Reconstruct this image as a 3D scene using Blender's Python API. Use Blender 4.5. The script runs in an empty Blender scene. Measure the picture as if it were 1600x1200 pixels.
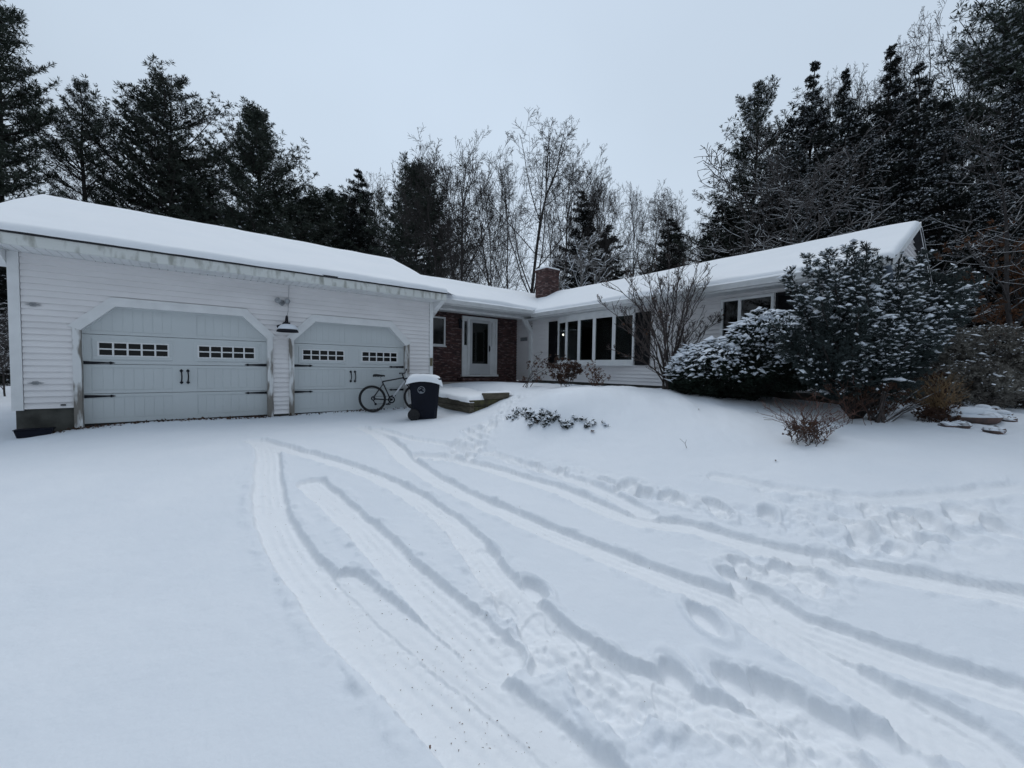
import bpy, math, random
import numpy as np
from mathutils import Vector, Matrix
random.seed(7); RNG = np.random.default_rng(7)
scn = bpy.context.scene
COL = scn.collection
# ---------------------------------------------------------------- camera frame
F = 620.0; H = 1.1
_up = np.array([.014, -1, -.039]); _up /= np.linalg.norm(_up)
_r1 = np.array([800., -13., F]); _e1 = _r1 - _up*(_r1@_up); _e1 /= np.linalg.norm(_e1)
_e2 = np.cross(_up, _e1); _e2 = _e2 if _e2[2] > 0 else -_e2
R = np.stack([_e1, _e2, _up])
def hor(u): return 575.8 + .014*(u-800)
def at(u, v, D):
    d = R @ np.array([(u-800)/F, (v-600)/F, 1.0]); p = d*D + np.array([0, 0, H]); return p
def ray(u, v): return R @ np.array([(u-800)/F, (v-600)/F, 1.0])
# ---------------------------------------------------------------- object helpers
def tag(o, label=None, cat=None, group=None, kind=None):
    if label: o['label'] = label
    if cat: o['category'] = cat
    if group: o['group'] = group
    if kind: o['kind'] = kind
    return o
def empty(name, loc=(0, 0, 0), rz=0.0, label=None, cat=None, group=None):
    o = bpy.data.objects.new(name, None); COL.objects.link(o); o.location = loc
    o.rotation_euler = (0, 0, rz); o.empty_display_size = .2
    return tag(o, label, cat, group)
class MB:
    def __init__(s): s.v = []; s.f = []; s.m = []
    def face(s, pts, m=0):
        n = len(s.v); s.v += [tuple(p) for p in pts]; s.f.append(tuple(range(n, n+len(pts)))); s.m.append(m)
    def box(s, x0, x1, y0, y1, z0, z1, m=0):
        n = len(s.v)
        s.v += [(x0,y0,z0),(x1,y0,z0),(x1,y1,z0),(x0,y1,z0),(x0,y0,z1),(x1,y0,z1),(x1,y1,z1),(x0,y1,z1)]
        for q in ((3,2,1,0),(4,5,6,7),(0,1,5,4),(1,2,6,5),(2,3,7,6),(3,0,4,7)):
            s.f.append(tuple(n+i for i in q)); s.m.append(m)
    def prism(s, poly, axis, a, b, m=0):
        """polygon (2-D) extruded from a to b along axis: 'y' -> (x,z), 'x' -> (y,z), 'z' -> (x,y)"""
        def P(p, t):
            return (p[0], t, p[1]) if axis == 'y' else (t, p[0], p[1]) if axis == 'x' else (p[0], p[1], t)
        n = len(s.v); k = len(poly)
        s.v += [P(p, a) for p in poly] + [P(p, b) for p in poly]
        s.f.append(tuple(n+i for i in range(k))); s.m.append(m)
        s.f.append(tuple(n+k+i for i in reversed(range(k)))); s.m.append(m)
        for i in range(k):
            j = (i+1) % k; s.f.append((n+i, n+k+i, n+k+j, n+j)); s.m.append(m)
    def tube(s, pts, rad, sides=6, m=0, cap=True):
        pts = [Vector(p) for p in pts]; k = len(pts)
        rads = list(rad) if hasattr(rad, '__len__') else [rad]*k
        n = len(s.v); ref = None
        for i, p in enumerate(pts):
            t = (pts[min(i+1, k-1)] - pts[max(i-1, 0)])
            if t.length < 1e-9: t = Vector((0, 0, 1))
            t.normalize()
            if ref is None or abs(ref.dot(t)) > .95:
                ref = Vector((1, 0, 0)) if abs(t.x) < .8 else Vector((0, 1, 0))
            a = (ref - t*ref.dot(t)).normalized(); b = t.cross(a); ref = a
            for q in range(sides):
                an = 2*math.pi*q/sides; v = p + (a*math.cos(an) + b*math.sin(an))*rads[i]
                s.v.append((v.x, v.y, v.z))
        for i in range(k-1):
            for q in range(sides):
                q2 = (q+1) % sides
                s.f.append((n+i*sides+q, n+i*sides+q2, n+(i+1)*sides+q2, n+(i+1)*sides+q)); s.m.append(m)
        if cap:
            s.f.append(tuple(n+q for q in reversed(range(sides)))); s.m.append(m)
            s.f.append(tuple(n+(k-1)*sides+q for q in range(sides))); s.m.append(m)
    def lathe(s, prof, c, axis='z', sides=20, m=0):
        n = len(s.v)
        for r, h in prof:
            for q in range(sides):
                an = 2*math.pi*q/sides; a, b = r*math.cos(an), r*math.sin(an)
                s.v.append((c[0]+a, c[1]+b, c[2]+h) if axis == 'z' else (c[0]+a, c[1]+h, c[2]+b) if axis == 'y' else (c[0]+h, c[1]+a, c[2]+b))
        for i in range(len(prof)-1):
            for q in range(sides):
                q2 = (q+1) % sides
                s.f.append((n+i*sides+q, n+i*sides+q2, n+(i+1)*sides+q2, n+(i+1)*sides+q)); s.m.append(m)
    def ell(s, c, r, seg=8, rings=5, m=0, jit=0.0):
        prof = []; n = len(s.v)
        for i in range(rings+1):
            th = math.pi*i/rings
            for q in range(seg):
                an = 2*math.pi*q/seg; k = 1 + random.uniform(-jit, jit)
                s.v.append((c[0]+r[0]*math.sin(th)*math.cos(an)*k, c[1]+r[1]*math.sin(th)*math.sin(an)*k, c[2]+r[2]*math.cos(th)*k))
        for i in range(rings):
            for q in range(seg):
                q2 = (q+1) % seg
                s.f.append((n+i*seg+q, n+(i+1)*seg+q, n+(i+1)*seg+q2, n+i*seg+q2)); s.m.append(m)
    def build(s, name, mats, parent=None, smooth=False, bevel=0):
        me = bpy.data.meshes.new(name); me.from_pydata(s.v, [], s.f)
        mats = mats if isinstance(mats, (list, tuple)) else [mats]
        for q in mats: me.materials.append(q)
        if len(mats) > 1: me.polygons.foreach_set('material_index', s.m)
        if smooth: me.polygons.foreach_set('use_smooth', [True]*len(me.polygons))
        me.update()
        o = bpy.data.objects.new(name, me); COL.objects.link(o)
        if parent: o.parent = parent
        if bevel:
            b = o.modifiers.new('bevel', 'BEVEL'); b.width = bevel; b.segments = 2; b.limit_method = 'ANGLE'
        return o
def tri_obj(name, V, mi, mats, parent=None):
    """V (N,3,3) loose triangles in one mesh"""
    N = len(V); me = bpy.data.meshes.new(name)
    me.vertices.add(N*3); me.vertices.foreach_set('co', np.ascontiguousarray(V, dtype=np.float32).ravel())
    me.loops.add(N*3); me.loops.foreach_set('vertex_index', np.arange(N*3, dtype=np.int32))
    me.polygons.add(N); me.polygons.foreach_set('loop_start', np.arange(0, N*3, 3, dtype=np.int32))
    me.polygons.foreach_set('loop_total', np.full(N, 3, dtype=np.int32))
    for q in mats: me.materials.append(q)
    me.polygons.foreach_set('material_index', np.asarray(mi, dtype=np.int32))
    me.update(calc_edges=True)
    o = bpy.data.objects.new(name, me); COL.objects.link(o)
    if parent: o.parent = parent
    return o
def copy_tree(o, parent=None):
    c = o.copy(); COL.objects.link(c)
    if parent: c.parent = parent
    for ch in list(o.children): copy_tree(ch, c)
    return c
# ---------------------------------------------------------------- materials
def mat(name, col, rough=.6, var=0.0, scale=8.0, bump=0.0, bscale=None, col2=None, spec=.5, metal=0.0, stretch=None, lo=.35, hi=.65, emit=None):
    m = bpy.data.materials.new(name); m.use_nodes = True; nt = m.node_tree; b = nt.nodes['Principled BSDF']
    b.inputs['Base Color'].default_value = (*col, 1); b.inputs['Roughness'].default_value = rough
    b.inputs['Specular IOR Level'].default_value = spec; b.inputs['Metallic'].default_value = metal
    tc = nt.nodes.new('ShaderNodeTexCoord'); src = tc.outputs['Object']
    if stretch:
        mp = nt.nodes.new('ShaderNodeMapping'); mp.inputs['Scale'].default_value = stretch
        nt.links.new(src, mp.inputs['Vector']); src = mp.outputs['Vector']
    if var or col2:
        n = nt.nodes.new('ShaderNodeTexNoise'); n.inputs['Scale'].default_value = scale; n.inputs['Detail'].default_value = 5
        nt.links.new(src, n.inputs['Vector'])
        r = nt.nodes.new('ShaderNodeValToRGB'); r.color_ramp.elements[0].position = lo; r.color_ramp.elements[1].position = hi
        c2 = col2 if col2 else tuple(c*(1-var) for c in col)
        r.color_ramp.elements[0].color = (*c2, 1); r.color_ramp.elements[1].color = (*col, 1)
        nt.links.new(n.outputs['Fac'], r.inputs['Fac']); nt.links.new(r.outputs['Color'], b.inputs['Base Color'])
    if bump:
        n2 = nt.nodes.new('ShaderNodeTexNoise'); n2.inputs['Scale'].default_value = bscale or scale*4; n2.inputs['Detail'].default_value = 4
        nt.links.new(src, n2.inputs['Vector'])
        bp = nt.nodes.new('ShaderNodeBump'); bp.inputs['Strength'].default_value = bump; bp.inputs['Distance'].default_value = .02
        nt.links.new(n2.outputs['Fac'], bp.inputs['Height']); nt.links.new(bp.outputs['Normal'], b.inputs['Normal'])
    if emit:
        b.inputs['Emission Color'].default_value = (*emit[:3], 1); b.inputs['Emission Strength'].default_value = emit[3]
    return m
def snow_on_top(m, lo=.35, hi=.75, nscale=9.0):
    """settled snow: upward-facing surface of a solid gets the snow colour, broken by noise"""
    nt = m.node_tree; b = nt.nodes['Principled BSDF']
    g = nt.nodes.new('ShaderNodeNewGeometry'); sx = nt.nodes.new('ShaderNodeSeparateXYZ'); nt.links.new(g.outputs['True Normal'], sx.inputs[0])
    tc = nt.nodes.new('ShaderNodeTexCoord'); n = nt.nodes.new('ShaderNodeTexNoise'); n.inputs['Scale'].default_value = nscale
    nt.links.new(tc.outputs['Object'], n.inputs['Vector'])
    ad = nt.nodes.new('ShaderNodeMath'); ad.operation = 'MULTIPLY_ADD'; ad.inputs[1].default_value = .9; ad.inputs[2].default_value = -.45
    nt.links.new(n.outputs['Fac'], ad.inputs[0])
    a2 = nt.nodes.new('ShaderNodeMath'); a2.operation = 'ADD'; nt.links.new(ad.outputs[0], a2.inputs[0]); nt.links.new(sx.outputs['Z'], a2.inputs[1])
    mr = nt.nodes.new('ShaderNodeMapRange'); mr.inputs[1].default_value = lo; mr.inputs[2].default_value = hi
    nt.links.new(a2.outputs[0], mr.inputs[0])
    mx = nt.nodes.new('ShaderNodeMixRGB'); mx.inputs[2].default_value = (.78, .82, .87, 1)
    lk = b.inputs['Base Color'].links
    if lk: nt.links.new(lk[0].from_socket, mx.inputs[1])
    else: mx.inputs[1].default_value = b.inputs['Base Color'].default_value
    nt.links.new(mr.outputs[0], mx.inputs[0]); nt.links.new(mx.outputs[0], b.inputs['Base Color'])
    return m
def leafmat(name, a, b2, rough=.7):
    """foliage: colour varies from clump to clump and from plant to plant"""
    m = mat(name, a, rough, col2=b2, scale=1.6, spec=.2, lo=.3, hi=.7)
    nt = m.node_tree; b = nt.nodes['Principled BSDF']; oi = nt.nodes.new('ShaderNodeObjectInfo')
    hs = nt.nodes.new('ShaderNodeHueSaturation'); mr = nt.nodes.new('ShaderNodeMapRange'); mr.inputs[3].default_value = .75; mr.inputs[4].default_value = 1.25
    nt.links.new(oi.outputs['Random'], mr.inputs[0]); nt.links.new(mr.outputs[0], hs.inputs['Value'])
    nt.links.new(b.inputs['Base Color'].links[0].from_socket, hs.inputs['Color']); nt.links.new(hs.outputs[0], b.inputs['Base Color'])
    return m
M = {}
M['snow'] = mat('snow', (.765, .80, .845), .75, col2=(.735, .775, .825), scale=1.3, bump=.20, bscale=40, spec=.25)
def _carve_tint():
    nt = M['snow'].node_tree; b = nt.nodes['Principled BSDF']; at_ = nt.nodes.new('ShaderNodeAttribute'); at_.attribute_name = 'packed'; mx = nt.nodes.new('ShaderNodeMixRGB'); mx.inputs[2].default_value = (.825, .845, .87, 1)  # snow base colour is mixed paler wherever the ground is carved down
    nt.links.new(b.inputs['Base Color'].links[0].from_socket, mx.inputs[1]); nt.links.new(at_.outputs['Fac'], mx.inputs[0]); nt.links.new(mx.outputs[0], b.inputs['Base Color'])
_carve_tint()
M['roofsnow'] = mat('roof_snow_surface', (.86, .88, .905), .8, col2=(.84, .865, .895), scale=1.5, bump=.10, bscale=9, spec=.2)
M['leafsnow'] = mat('settled_snow', (.74, .78, .83), .8, spec=.2)
M['vinyl'] = mat('white_vinyl', (.80, .785, .785), .5, col2=(.745, .73, .73), scale=1.3, stretch=(1, 1, 3), spec=.35, bump=.05, bscale=20)
M['trim'] = mat('white_trim', (.76, .77, .77), .5, var=.10, scale=4, spec=.35)
M['oldtrim'] = mat('weathered_trim', (.70, .71, .71), .65, col2=(.20, .185, .165), scale=7, stretch=(1, 1, .22), lo=.44, hi=.54, spec=.3)
M['fascia'] = mat('mildewed_fascia', (.66, .675, .65), .6, col2=(.36, .365, .33), scale=8, stretch=(1, 1, .3), lo=.33, hi=.50, spec=.3)
M['door'] = mat('grey_steel_door', (.56, .595, .60), .45, var=.05, scale=1.2, spec=.4)
M['muntin'] = mat('pale_plastic', (.70, .71, .71), .5)
M['iron'] = mat('black_iron', (.010, .011, .016), .5, spec=.2)
M['darkpane'] = mat('dark_pane', (.004, .005, .006), .08, spec=.22)
M['concrete'] = mat('damp_concrete', (.085, .085, .075), .9, col2=(.035, .035, .03), scale=4, bump=.3)
M['shingle'] = mat('dark_shingle', (.04, .04, .045), .9, var=.4, scale=30)
M['gutter'] = mat('white_gutter', (.74, .75, .75), .4, var=.12, scale=5)
M['shutter'] = mat('black_shutter', (.007, .007, .009), .6, spec=.15)
M['wood'] = mat('old_timber', (.115, .098, .07), .9, col2=(.05, .043, .03), scale=6, stretch=(1.2, 1.2, 8), bump=.5, bscale=14)
M['moss'] = mat('mossy_timber', (.085, .08, .032), .9, col2=(.03, .026, .016), scale=7, bump=.5)
M['dark_room'] = mat('dark_room', (.05, .045, .04), .9)
M['floor'] = mat('room_floor', (.12, .07, .04), .6, var=.3)
M['bulb'] = mat('lit_bulb', (1, .95, .85), .4, emit=(1, .93, .8, 4.0))
M['bin'] = mat('navy_plastic', (.006, .008, .017), .5, var=.25, scale=3, bump=.05, bscale=60, spec=.16)
M['emblem'] = mat('pale_print', (.24, .26, .29), .6)
M['rubber'] = mat('black_rubber', (.010, .010, .011), .7)
M['bikeframe'] = mat('black_paint', (.012, .012, .014), .35)
M['alu'] = mat('worn_aluminium', (.42, .43, .45), .35, metal=.6)
M['bikewhite'] = mat('white_paint', (.55, .57, .6), .35)
M['rock'] = snow_on_top(mat('red_brown_rock', (.14, .085, .07), .85, col2=(.06, .05, .05), scale=6, bump=.5), .25, .6, 6)
M['bark'] = snow_on_top(mat('grey_bark', (.040, .034, .032), .9, col2=(.020, .017, .016), scale=9, stretch=(1, 1, .3), bump=.5), 1.0, 1.5, 3)
M['pinebark'] = mat('pine_bark', (.030, .025, .023), .9, col2=(.014, .012, .011), scale=6, stretch=(1, 1, .3), bump=.5)
M['snowbark'] = snow_on_top(mat('snowy_bark', (.055, .048, .046), .9, col2=(.025, .022, .022), scale=8), .45, .95, 5)
M['palebark'] = snow_on_top(mat('pale_bark', (.17, .16, .155), .9, col2=(.08, .075, .07), scale=6), .1, .6, 4)
M['shrubbark'] = snow_on_top(mat('brown_stems', (.075, .058, .052), .85, col2=(.035, .027, .025), scale=12), .70, 1.1, 7)
M['redstem'] = mat('reddish_stems', (.13, .060, .042), .8, var=.5, scale=5)
M['tan'] = mat('tan_dead_grass', (.30, .20, .10), .9, col2=(.15, .09, .045), scale=6)
M['pine'] = leafmat('pine_needles', (.046, .058, .044), (.019, .026, .021))
M['hemlock'] = leafmat('hemlock_needles', (.022, .028, .024), (.009, .011, .010))
M['spruce'] = leafmat('spruce_needles', (.066, .084, .082), (.024, .034, .033))
M['yew'] = leafmat('yew_needles', (.028, .042, .031), (.009, .014, .010))
M['greyleaf'] = leafmat('grey_leaves', (.25, .24, .21), (.11, .10, .09))
M['beech'] = leafmat('dead_beech_leaves', (.15, .070, .036), (.07, .035, .02))
M['litter'] = leafmat('dead_leaves', (.11, .06, .04), (.04, .022, .016))
def glass():
    m = bpy.data.materials.new('window_glass'); m.use_nodes = True; nt = m.node_tree; nt.nodes.remove(nt.nodes['Principled BSDF'])
    o = nt.nodes['Material Output']; t = nt.nodes.new('ShaderNodeBsdfTransparent'); t.inputs[0].default_value = (.62, .66, .66, 1)
    g = nt.nodes.new('ShaderNodeBsdfGlossy'); g.inputs['Roughness'].default_value = .015
    fr = nt.nodes.new('ShaderNodeFresnel'); fr.inputs[0].default_value = 1.45; mx = nt.nodes.new('ShaderNodeMixShader')
    ml = nt.nodes.new('ShaderNodeMath'); ml.operation = 'MULTIPLY'; ml.inputs[1].default_value = 1.3; nt.links.new(fr.outputs[0], ml.inputs[0])
    ge = nt.nodes.new('ShaderNodeNewGeometry'); iv = nt.nodes.new('ShaderNodeMath'); iv.operation = 'SUBTRACT'; iv.inputs[0].default_value = 1; nt.links.new(ge.outputs['Backfacing'], iv.inputs[1]); m3 = nt.nodes.new('ShaderNodeMath'); m3.operation = 'MULTIPLY'; nt.links.new(ml.outputs[0], m3.inputs[0]); nt.links.new(iv.outputs[0], m3.inputs[1])
    nt.links.new(m3.outputs[0], mx.inputs[0]); nt.links.new(t.outputs[0], mx.inputs[1]); nt.links.new(g.outputs[0], mx.inputs[2]); nt.links.new(mx.outputs[0], o.inputs[0])
    return m
M['glass'] = glass()
def brickmat():
    m = mat('brick', (.1, .05, .04), .85); nt = m.node_tree; b = nt.nodes['Principled BSDF']
    tc = nt.nodes.new('ShaderNodeTexCoord'); sx = nt.nodes.new('ShaderNodeSeparateXYZ'); nt.links.new(tc.outputs['Object'], sx.inputs[0])
    ad = nt.nodes.new('ShaderNodeMath'); nt.links.new(sx.outputs['X'], ad.inputs[0]); nt.links.new(sx.outputs['Y'], ad.inputs[1])
    cb = nt.nodes.new('ShaderNodeCombineXYZ'); nt.links.new(ad.outputs[0], cb.inputs[0]); nt.links.new(sx.outputs['Z'], cb.inputs[1])
    nz = nt.nodes.new('ShaderNodeTexNoise'); nz.inputs['Scale'].default_value = 6; nt.links.new(cb.outputs[0], nz.inputs['Vector'])
    mxv = nt.nodes.new('ShaderNodeMixRGB'); mxv.blend_type = 'ADD'; mxv.inputs[0].default_value = .012
    nt.links.new(cb.outputs[0], mxv.inputs[1]); nt.links.new(nz.outputs['Color'], mxv.inputs[2])
    def bt(c1, c2, mo):
        t = nt.nodes.new('ShaderNodeTexBrick'); t.inputs['Color1'].default_value = (*c1, 1); t.inputs['Color2'].default_value = (*c2, 1); t.inputs['Mortar'].default_value = (*mo, 1)
        t.inputs['Scale'].default_value = 1; t.inputs['Brick Width'].default_value = .20; t.inputs['Row Height'].default_value = .067
        t.inputs['Mortar Size'].default_value = .006; t.inputs['Mortar Smooth'].default_value = .3; t.inputs['Bias'].default_value = -.1
        nt.links.new(mxv.outputs[0], t.inputs['Vector']); return t
    t = bt((.090, .040, .036), (.034, .017, .018), (.035, .029, .027))
    # every fourth or so brick pale and sooty: white noise per brick cell
    n2 = nt.nodes.new('ShaderNodeTexNoise'); n2.inputs['Scale'].default_value = 1; n2.inputs['Detail'].default_value = 1
    mp = nt.nodes.new('ShaderNodeMapping'); mp.inputs['Scale'].default_value = (5.2, 14.9, 1); nt.links.new(mxv.outputs[0], mp.inputs[0]); nt.links.new(mp.outputs[0], n2.inputs['Vector'])
    cr = nt.nodes.new('ShaderNodeValToRGB'); cr.color_ramp.elements[0].position = .55; cr.color_ramp.elements[1].position = .64; nt.links.new(n2.outputs['Fac'], cr.inputs[0])
    fm = nt.nodes.new('ShaderNodeMath'); fm.operation = 'MULTIPLY'; inv = nt.nodes.new('ShaderNodeMath'); inv.operation = 'SUBTRACT'; inv.inputs[0].default_value = 1; nt.links.new(t.outputs['Fac'], inv.inputs[1])
    nt.links.new(cr.outputs['Color'], fm.inputs[0]); nt.links.new(inv.outputs[0], fm.inputs[1])
    mx = nt.nodes.new('ShaderNodeMixRGB'); mx.inputs[2].default_value = (.185, .125, .118, 1); nt.links.new(fm.outputs[0], mx.inputs[0]); nt.links.new(t.outputs['Color'], mx.inputs[1])
    nt.links.new(mx.outputs[0], b.inputs['Base Color'])
    bp = nt.nodes.new('ShaderNodeBump'); bp.inputs['Strength'].default_value = .8; bp.inputs['Distance'].default_value = .01; bp.invert = True
    nt.links.new(t.outputs['Fac'], bp.inputs['Height']); nt.links.new(bp.outputs['Normal'], b.inputs['Normal'])
    return m
M['brick'] = brickmat()
# ---------------------------------------------------------------- ground
def smooth(a, b, x): t = np.clip((x-a)/(b-a), 0, 1); return t*t*(3-2*t)
def vnoise(x, y, seed=0):
    xi = np.floor(x).astype(np.int64); yi = np.floor(y).astype(np.int64); fx = x-xi; fy = y-yi
    def h(i, j):
        n = (i*374761393 + j*668265263 + seed*1442695041) & 0x7fffffff
        n = ((n ^ (n >> 13))*1274126177) & 0x7fffffff; n = (n ^ (n >> 16)) & 0xffff
        return n/65535.0
    ux = fx*fx*(3-2*fx); uy = fy*fy*(3-2*fy)
    return (h(xi, yi)*(1-ux)+h(xi+1, yi)*ux)*(1-uy)+(h(xi, yi+1)*(1-ux)+h(xi+1, yi+1)*ux)*uy
def fbm(x, y, seed=0, o=4):
    s = 0; a = .5
    for i in range(o): s = s+a*(vnoise(x*2**i+i*17.3, y*2**i-i*9.1, seed+i)-.5); a *= .5
    return s*2
ctl = [(-9, 10, -.28), (-2.6, 10, -.15), (-1.6, 9.85, -.035), (1.3, 9.8, -.03), (3.2, 9.75, -.02), (4.4, 9.75, .0), (5.0, 9.4, .03), (-9, 3, -.45), (-5, -2, -.55), (-6, 6.5, -.32),
       (0, 0, -.42), (0, 5, -.24), (-2.5, 3, -.36), (2.5, 6, -.13), (1, 8, -.08), (3, -4, -.5), (4.3, 7.6, -.03), (4.95, 8.0, -.01), (4.9, 9.0, .0), (5.5, 7.9, .16), (-4, 16, -.1), (4, 16, .1),
       (6.15, 8.0, .37), (6.4, 9.5, .5), (6.0, 11.2, .53), (9.4, 11.2, .56), (9.5, 8, .60), (9.5, 5, .60), (9.5, 3, .52), (9.7, 1.5, .43), (14, 8, .5), (18, 3, .5)]
for u, v, D in [(870, 672, 6.85), (868, 640, 7.0), (885, 613, 7.5), (905, 606, 9.2), (800, 655, 7.6), (960, 640, 7.2), (985, 612, 8.2), (930, 700, 6.0), (1060, 640, 6.9), (1080, 612, 8.7), (1160, 640, 7.2), (1100, 720, 5.1), (1268, 685, 5.5),
                (1300, 780, 3.85), (1400, 700, 4.9), (1480, 660, 6.4), (1600, 640, 8.0), (1600, 720, 4.5), (1600, 800, 3.4), (1600, 1000, 2.1), (1560, 668, 5.9), (1380, 645, 7.0), (800, 900, 2.75), (1200, 1000, 2.2)]:
    ctl.append(tuple(at(u, v, D)))
ctl = np.array(ctl)
def _phi(r2): return np.where(r2 > 1e-12, .5*r2*np.log(np.maximum(r2, 1e-12)), 0)
def _tps():
    n = len(ctl); d2 = ((ctl[:, None, :2]-ctl[None, :, :2])**2).sum(-1); K = _phi(d2)+np.eye(n)*.12
    Pm = np.c_[np.ones(n), ctl[:, :2]]; A = np.zeros((n+3, n+3)); A[:n, :n] = K; A[:n, n:] = Pm; A[n:, :n] = Pm.T
    return np.linalg.solve(A, np.r_[ctl[:, 2], 0, 0, 0])
_w = _tps()
def base(x, y):
    x = np.asarray(x, float); y = np.asarray(y, float)
    z = _w[-3]+_w[-2]*x+_w[-1]*y
    for i in range(len(ctl)): z = z+_w[i]*_phi((x-ctl[i, 0])**2+(y-ctl[i, 1])**2)
    z = np.clip(z, -.75, .8); k = smooth(14, 26, np.hypot(x, y)); return z*(1-k)+.1*k
def gz(x, y): return float(base(np.array([x]), np.array([y]))[0])
import functools
@functools.lru_cache(None)
def gpx(u, v):
    """where the picture ray first meets the ground"""
    d = ray(u, v); t = np.r_[np.arange(.8, 6, .02), np.arange(6, 16, .04)]; hh = H+d[2]*t-base(d[0]*t, d[1]*t); k = int(np.argmax(hh < 0)) if (hh < 0).any() else len(t)-1
    k = max(k, 1); f = hh[k-1]/(hh[k-1]-hh[k]+1e-12); tt = t[k-1]+(t[k]-t[k-1])*min(max(f, 0), 1)
    return d[0]*tt, d[1]*tt
TR = [ # picture polylines of the wheel tracks (centre), half width, depth
 ([(398,688),(417,702),(419,748),(424,795),(450,850),(500,915),(580,1000),(680,1090),(800,1200),(900,1290)], .14, .050),
 ([(540,905),(640,990),(740,1070),(860,1160),(960,1240)], .13, .042),
 ([(404,688),(440,699),(525,722),(590,746),(655,777),(712,820),(752,868),(790,915),(850,975),(930,1030),(1050,1085),(1180,1140),(1300,1200)], .125, .050),
 ([(487,755),(530,790),(570,825),(615,872),(660,915),(720,965),(780,1020)], .14, .050),
 ([(566,667),(605,686),(630,712),(665,738),(740,777),(830,817),(920,852),(1000,884),(1075,912),(1150,940),(1220,985),(1300,1035),(1400,1095),(1500,1160)], .135, .054),
 ([(585,669),(640,684),(700,693),(760,706),(830,726),(890,748),(950,772),(1010,800)], .095, .036),
 ([(660,711),(700,715),(772,732),(858,760),(939,792),(1000,812),(1080,822),(1171,848),(1285,872),(1381,893),(1470,908),(1600,932)], .13, .049),
 ([(1180,925),(1241,968),(1294,987),(1381,1020),(1486,1055),(1600,1092)], .13, .049),
 ([(1346,1068),(1420,1100),(1486,1132),(1582,1205)], .13, .042),
 ([(1120,745),(1240,765),(1380,778),(1600,765)], .10, .025),
]
ROUGH = [ # picture outlines of the trampled patches, depth, lump height
 ([(700,880),(790,900),(840,955),(1000,1030),(1200,1105),(1380,1200),(980,1240),(860,1120),(760,1000),(730,940)], .05, .05),
 ([(1060,860),(1180,905),(1290,965),(1360,930),(1300,880),(1170,850)], .035, .055),
 ([(1150,745),(1300,765),(1450,790),(1600,770),(1600,870),(1480,880),(1330,890),(1250,850)], .03, .05),
 ([(720,690),(880,718),(1100,772),(1290,805),(1250,850),(1070,805),(880,745),(740,715)], .018, .04),
 ([(680,700),(745,660),(775,640),(800,624),(830,615),(800,650),(760,705),(700,725)], .03, .045),
 ([(585,755),(690,800),(740,850),(700,870),(640,800)], .02, .04),
 ([(1090,1050),(1240,1060),(1400,1160),(1500,1230),(1300,1230)], .03, .05),
]
FEET = [(709,692),(728,672),(750,694),(762,658),(778,646),(735,712),(792,630),(716,705),(806,622),(690,716),(745,682),(770,668),(835,916),(760,860),(1215,1085),(1285,868),(1150,900),(1180,930),(1310,880),
        (1000,770),(1120,790),(1200,800),(1350,830),(1420,810),(1500,800),(1560,825),(1100,960),(1060,1060),(960,1090),(880,1010)]
_rf = random.Random(21)
for _poly, _n in ((0, 16), (1, 9), (2, 14), (3, 10), (4, 9), (6, 10)):
    _P = ROUGH[_poly][0]
    for _ in range(_n):
        _wq = [_rf.random()**2 for _ in _P]; _s = sum(_wq); FEET.append((sum(a*q[0] for a, q in zip(_wq, _P))/_s, sum(a*q[1] for a, q in zip(_wq, _P))/_s))
def seg_d(px, py, ax, ay, bx, by):
    dx, dy = bx-ax, by-ay; t = np.clip(((px-ax)*dx+(py-ay)*dy)/(dx*dx+dy*dy), 0, 1)
    ex, ey = px-ax-t*dx, py-ay-t*dy; sg = np.sign(dx*ey-dy*ex)
    return np.hypot(ex, ey), sg, t
def densify(P):
    P = np.array(P); out = []
    for i in range(len(P)-1):
        p0 = P[max(i-1, 0)]; p1 = P[i]; p2 = P[i+1]; p3 = P[min(i+2, len(P)-1)]
        for t in np.linspace(0, 1, 4, endpoint=False):
            out.append(.5*((2*p1)+(-p0+p2)*t+(2*p0-5*p1+4*p2-p3)*t*t+(-p0+3*p1-3*p2+p3)*t**3))
    out.append(P[-1]); return np.array(out)
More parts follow.
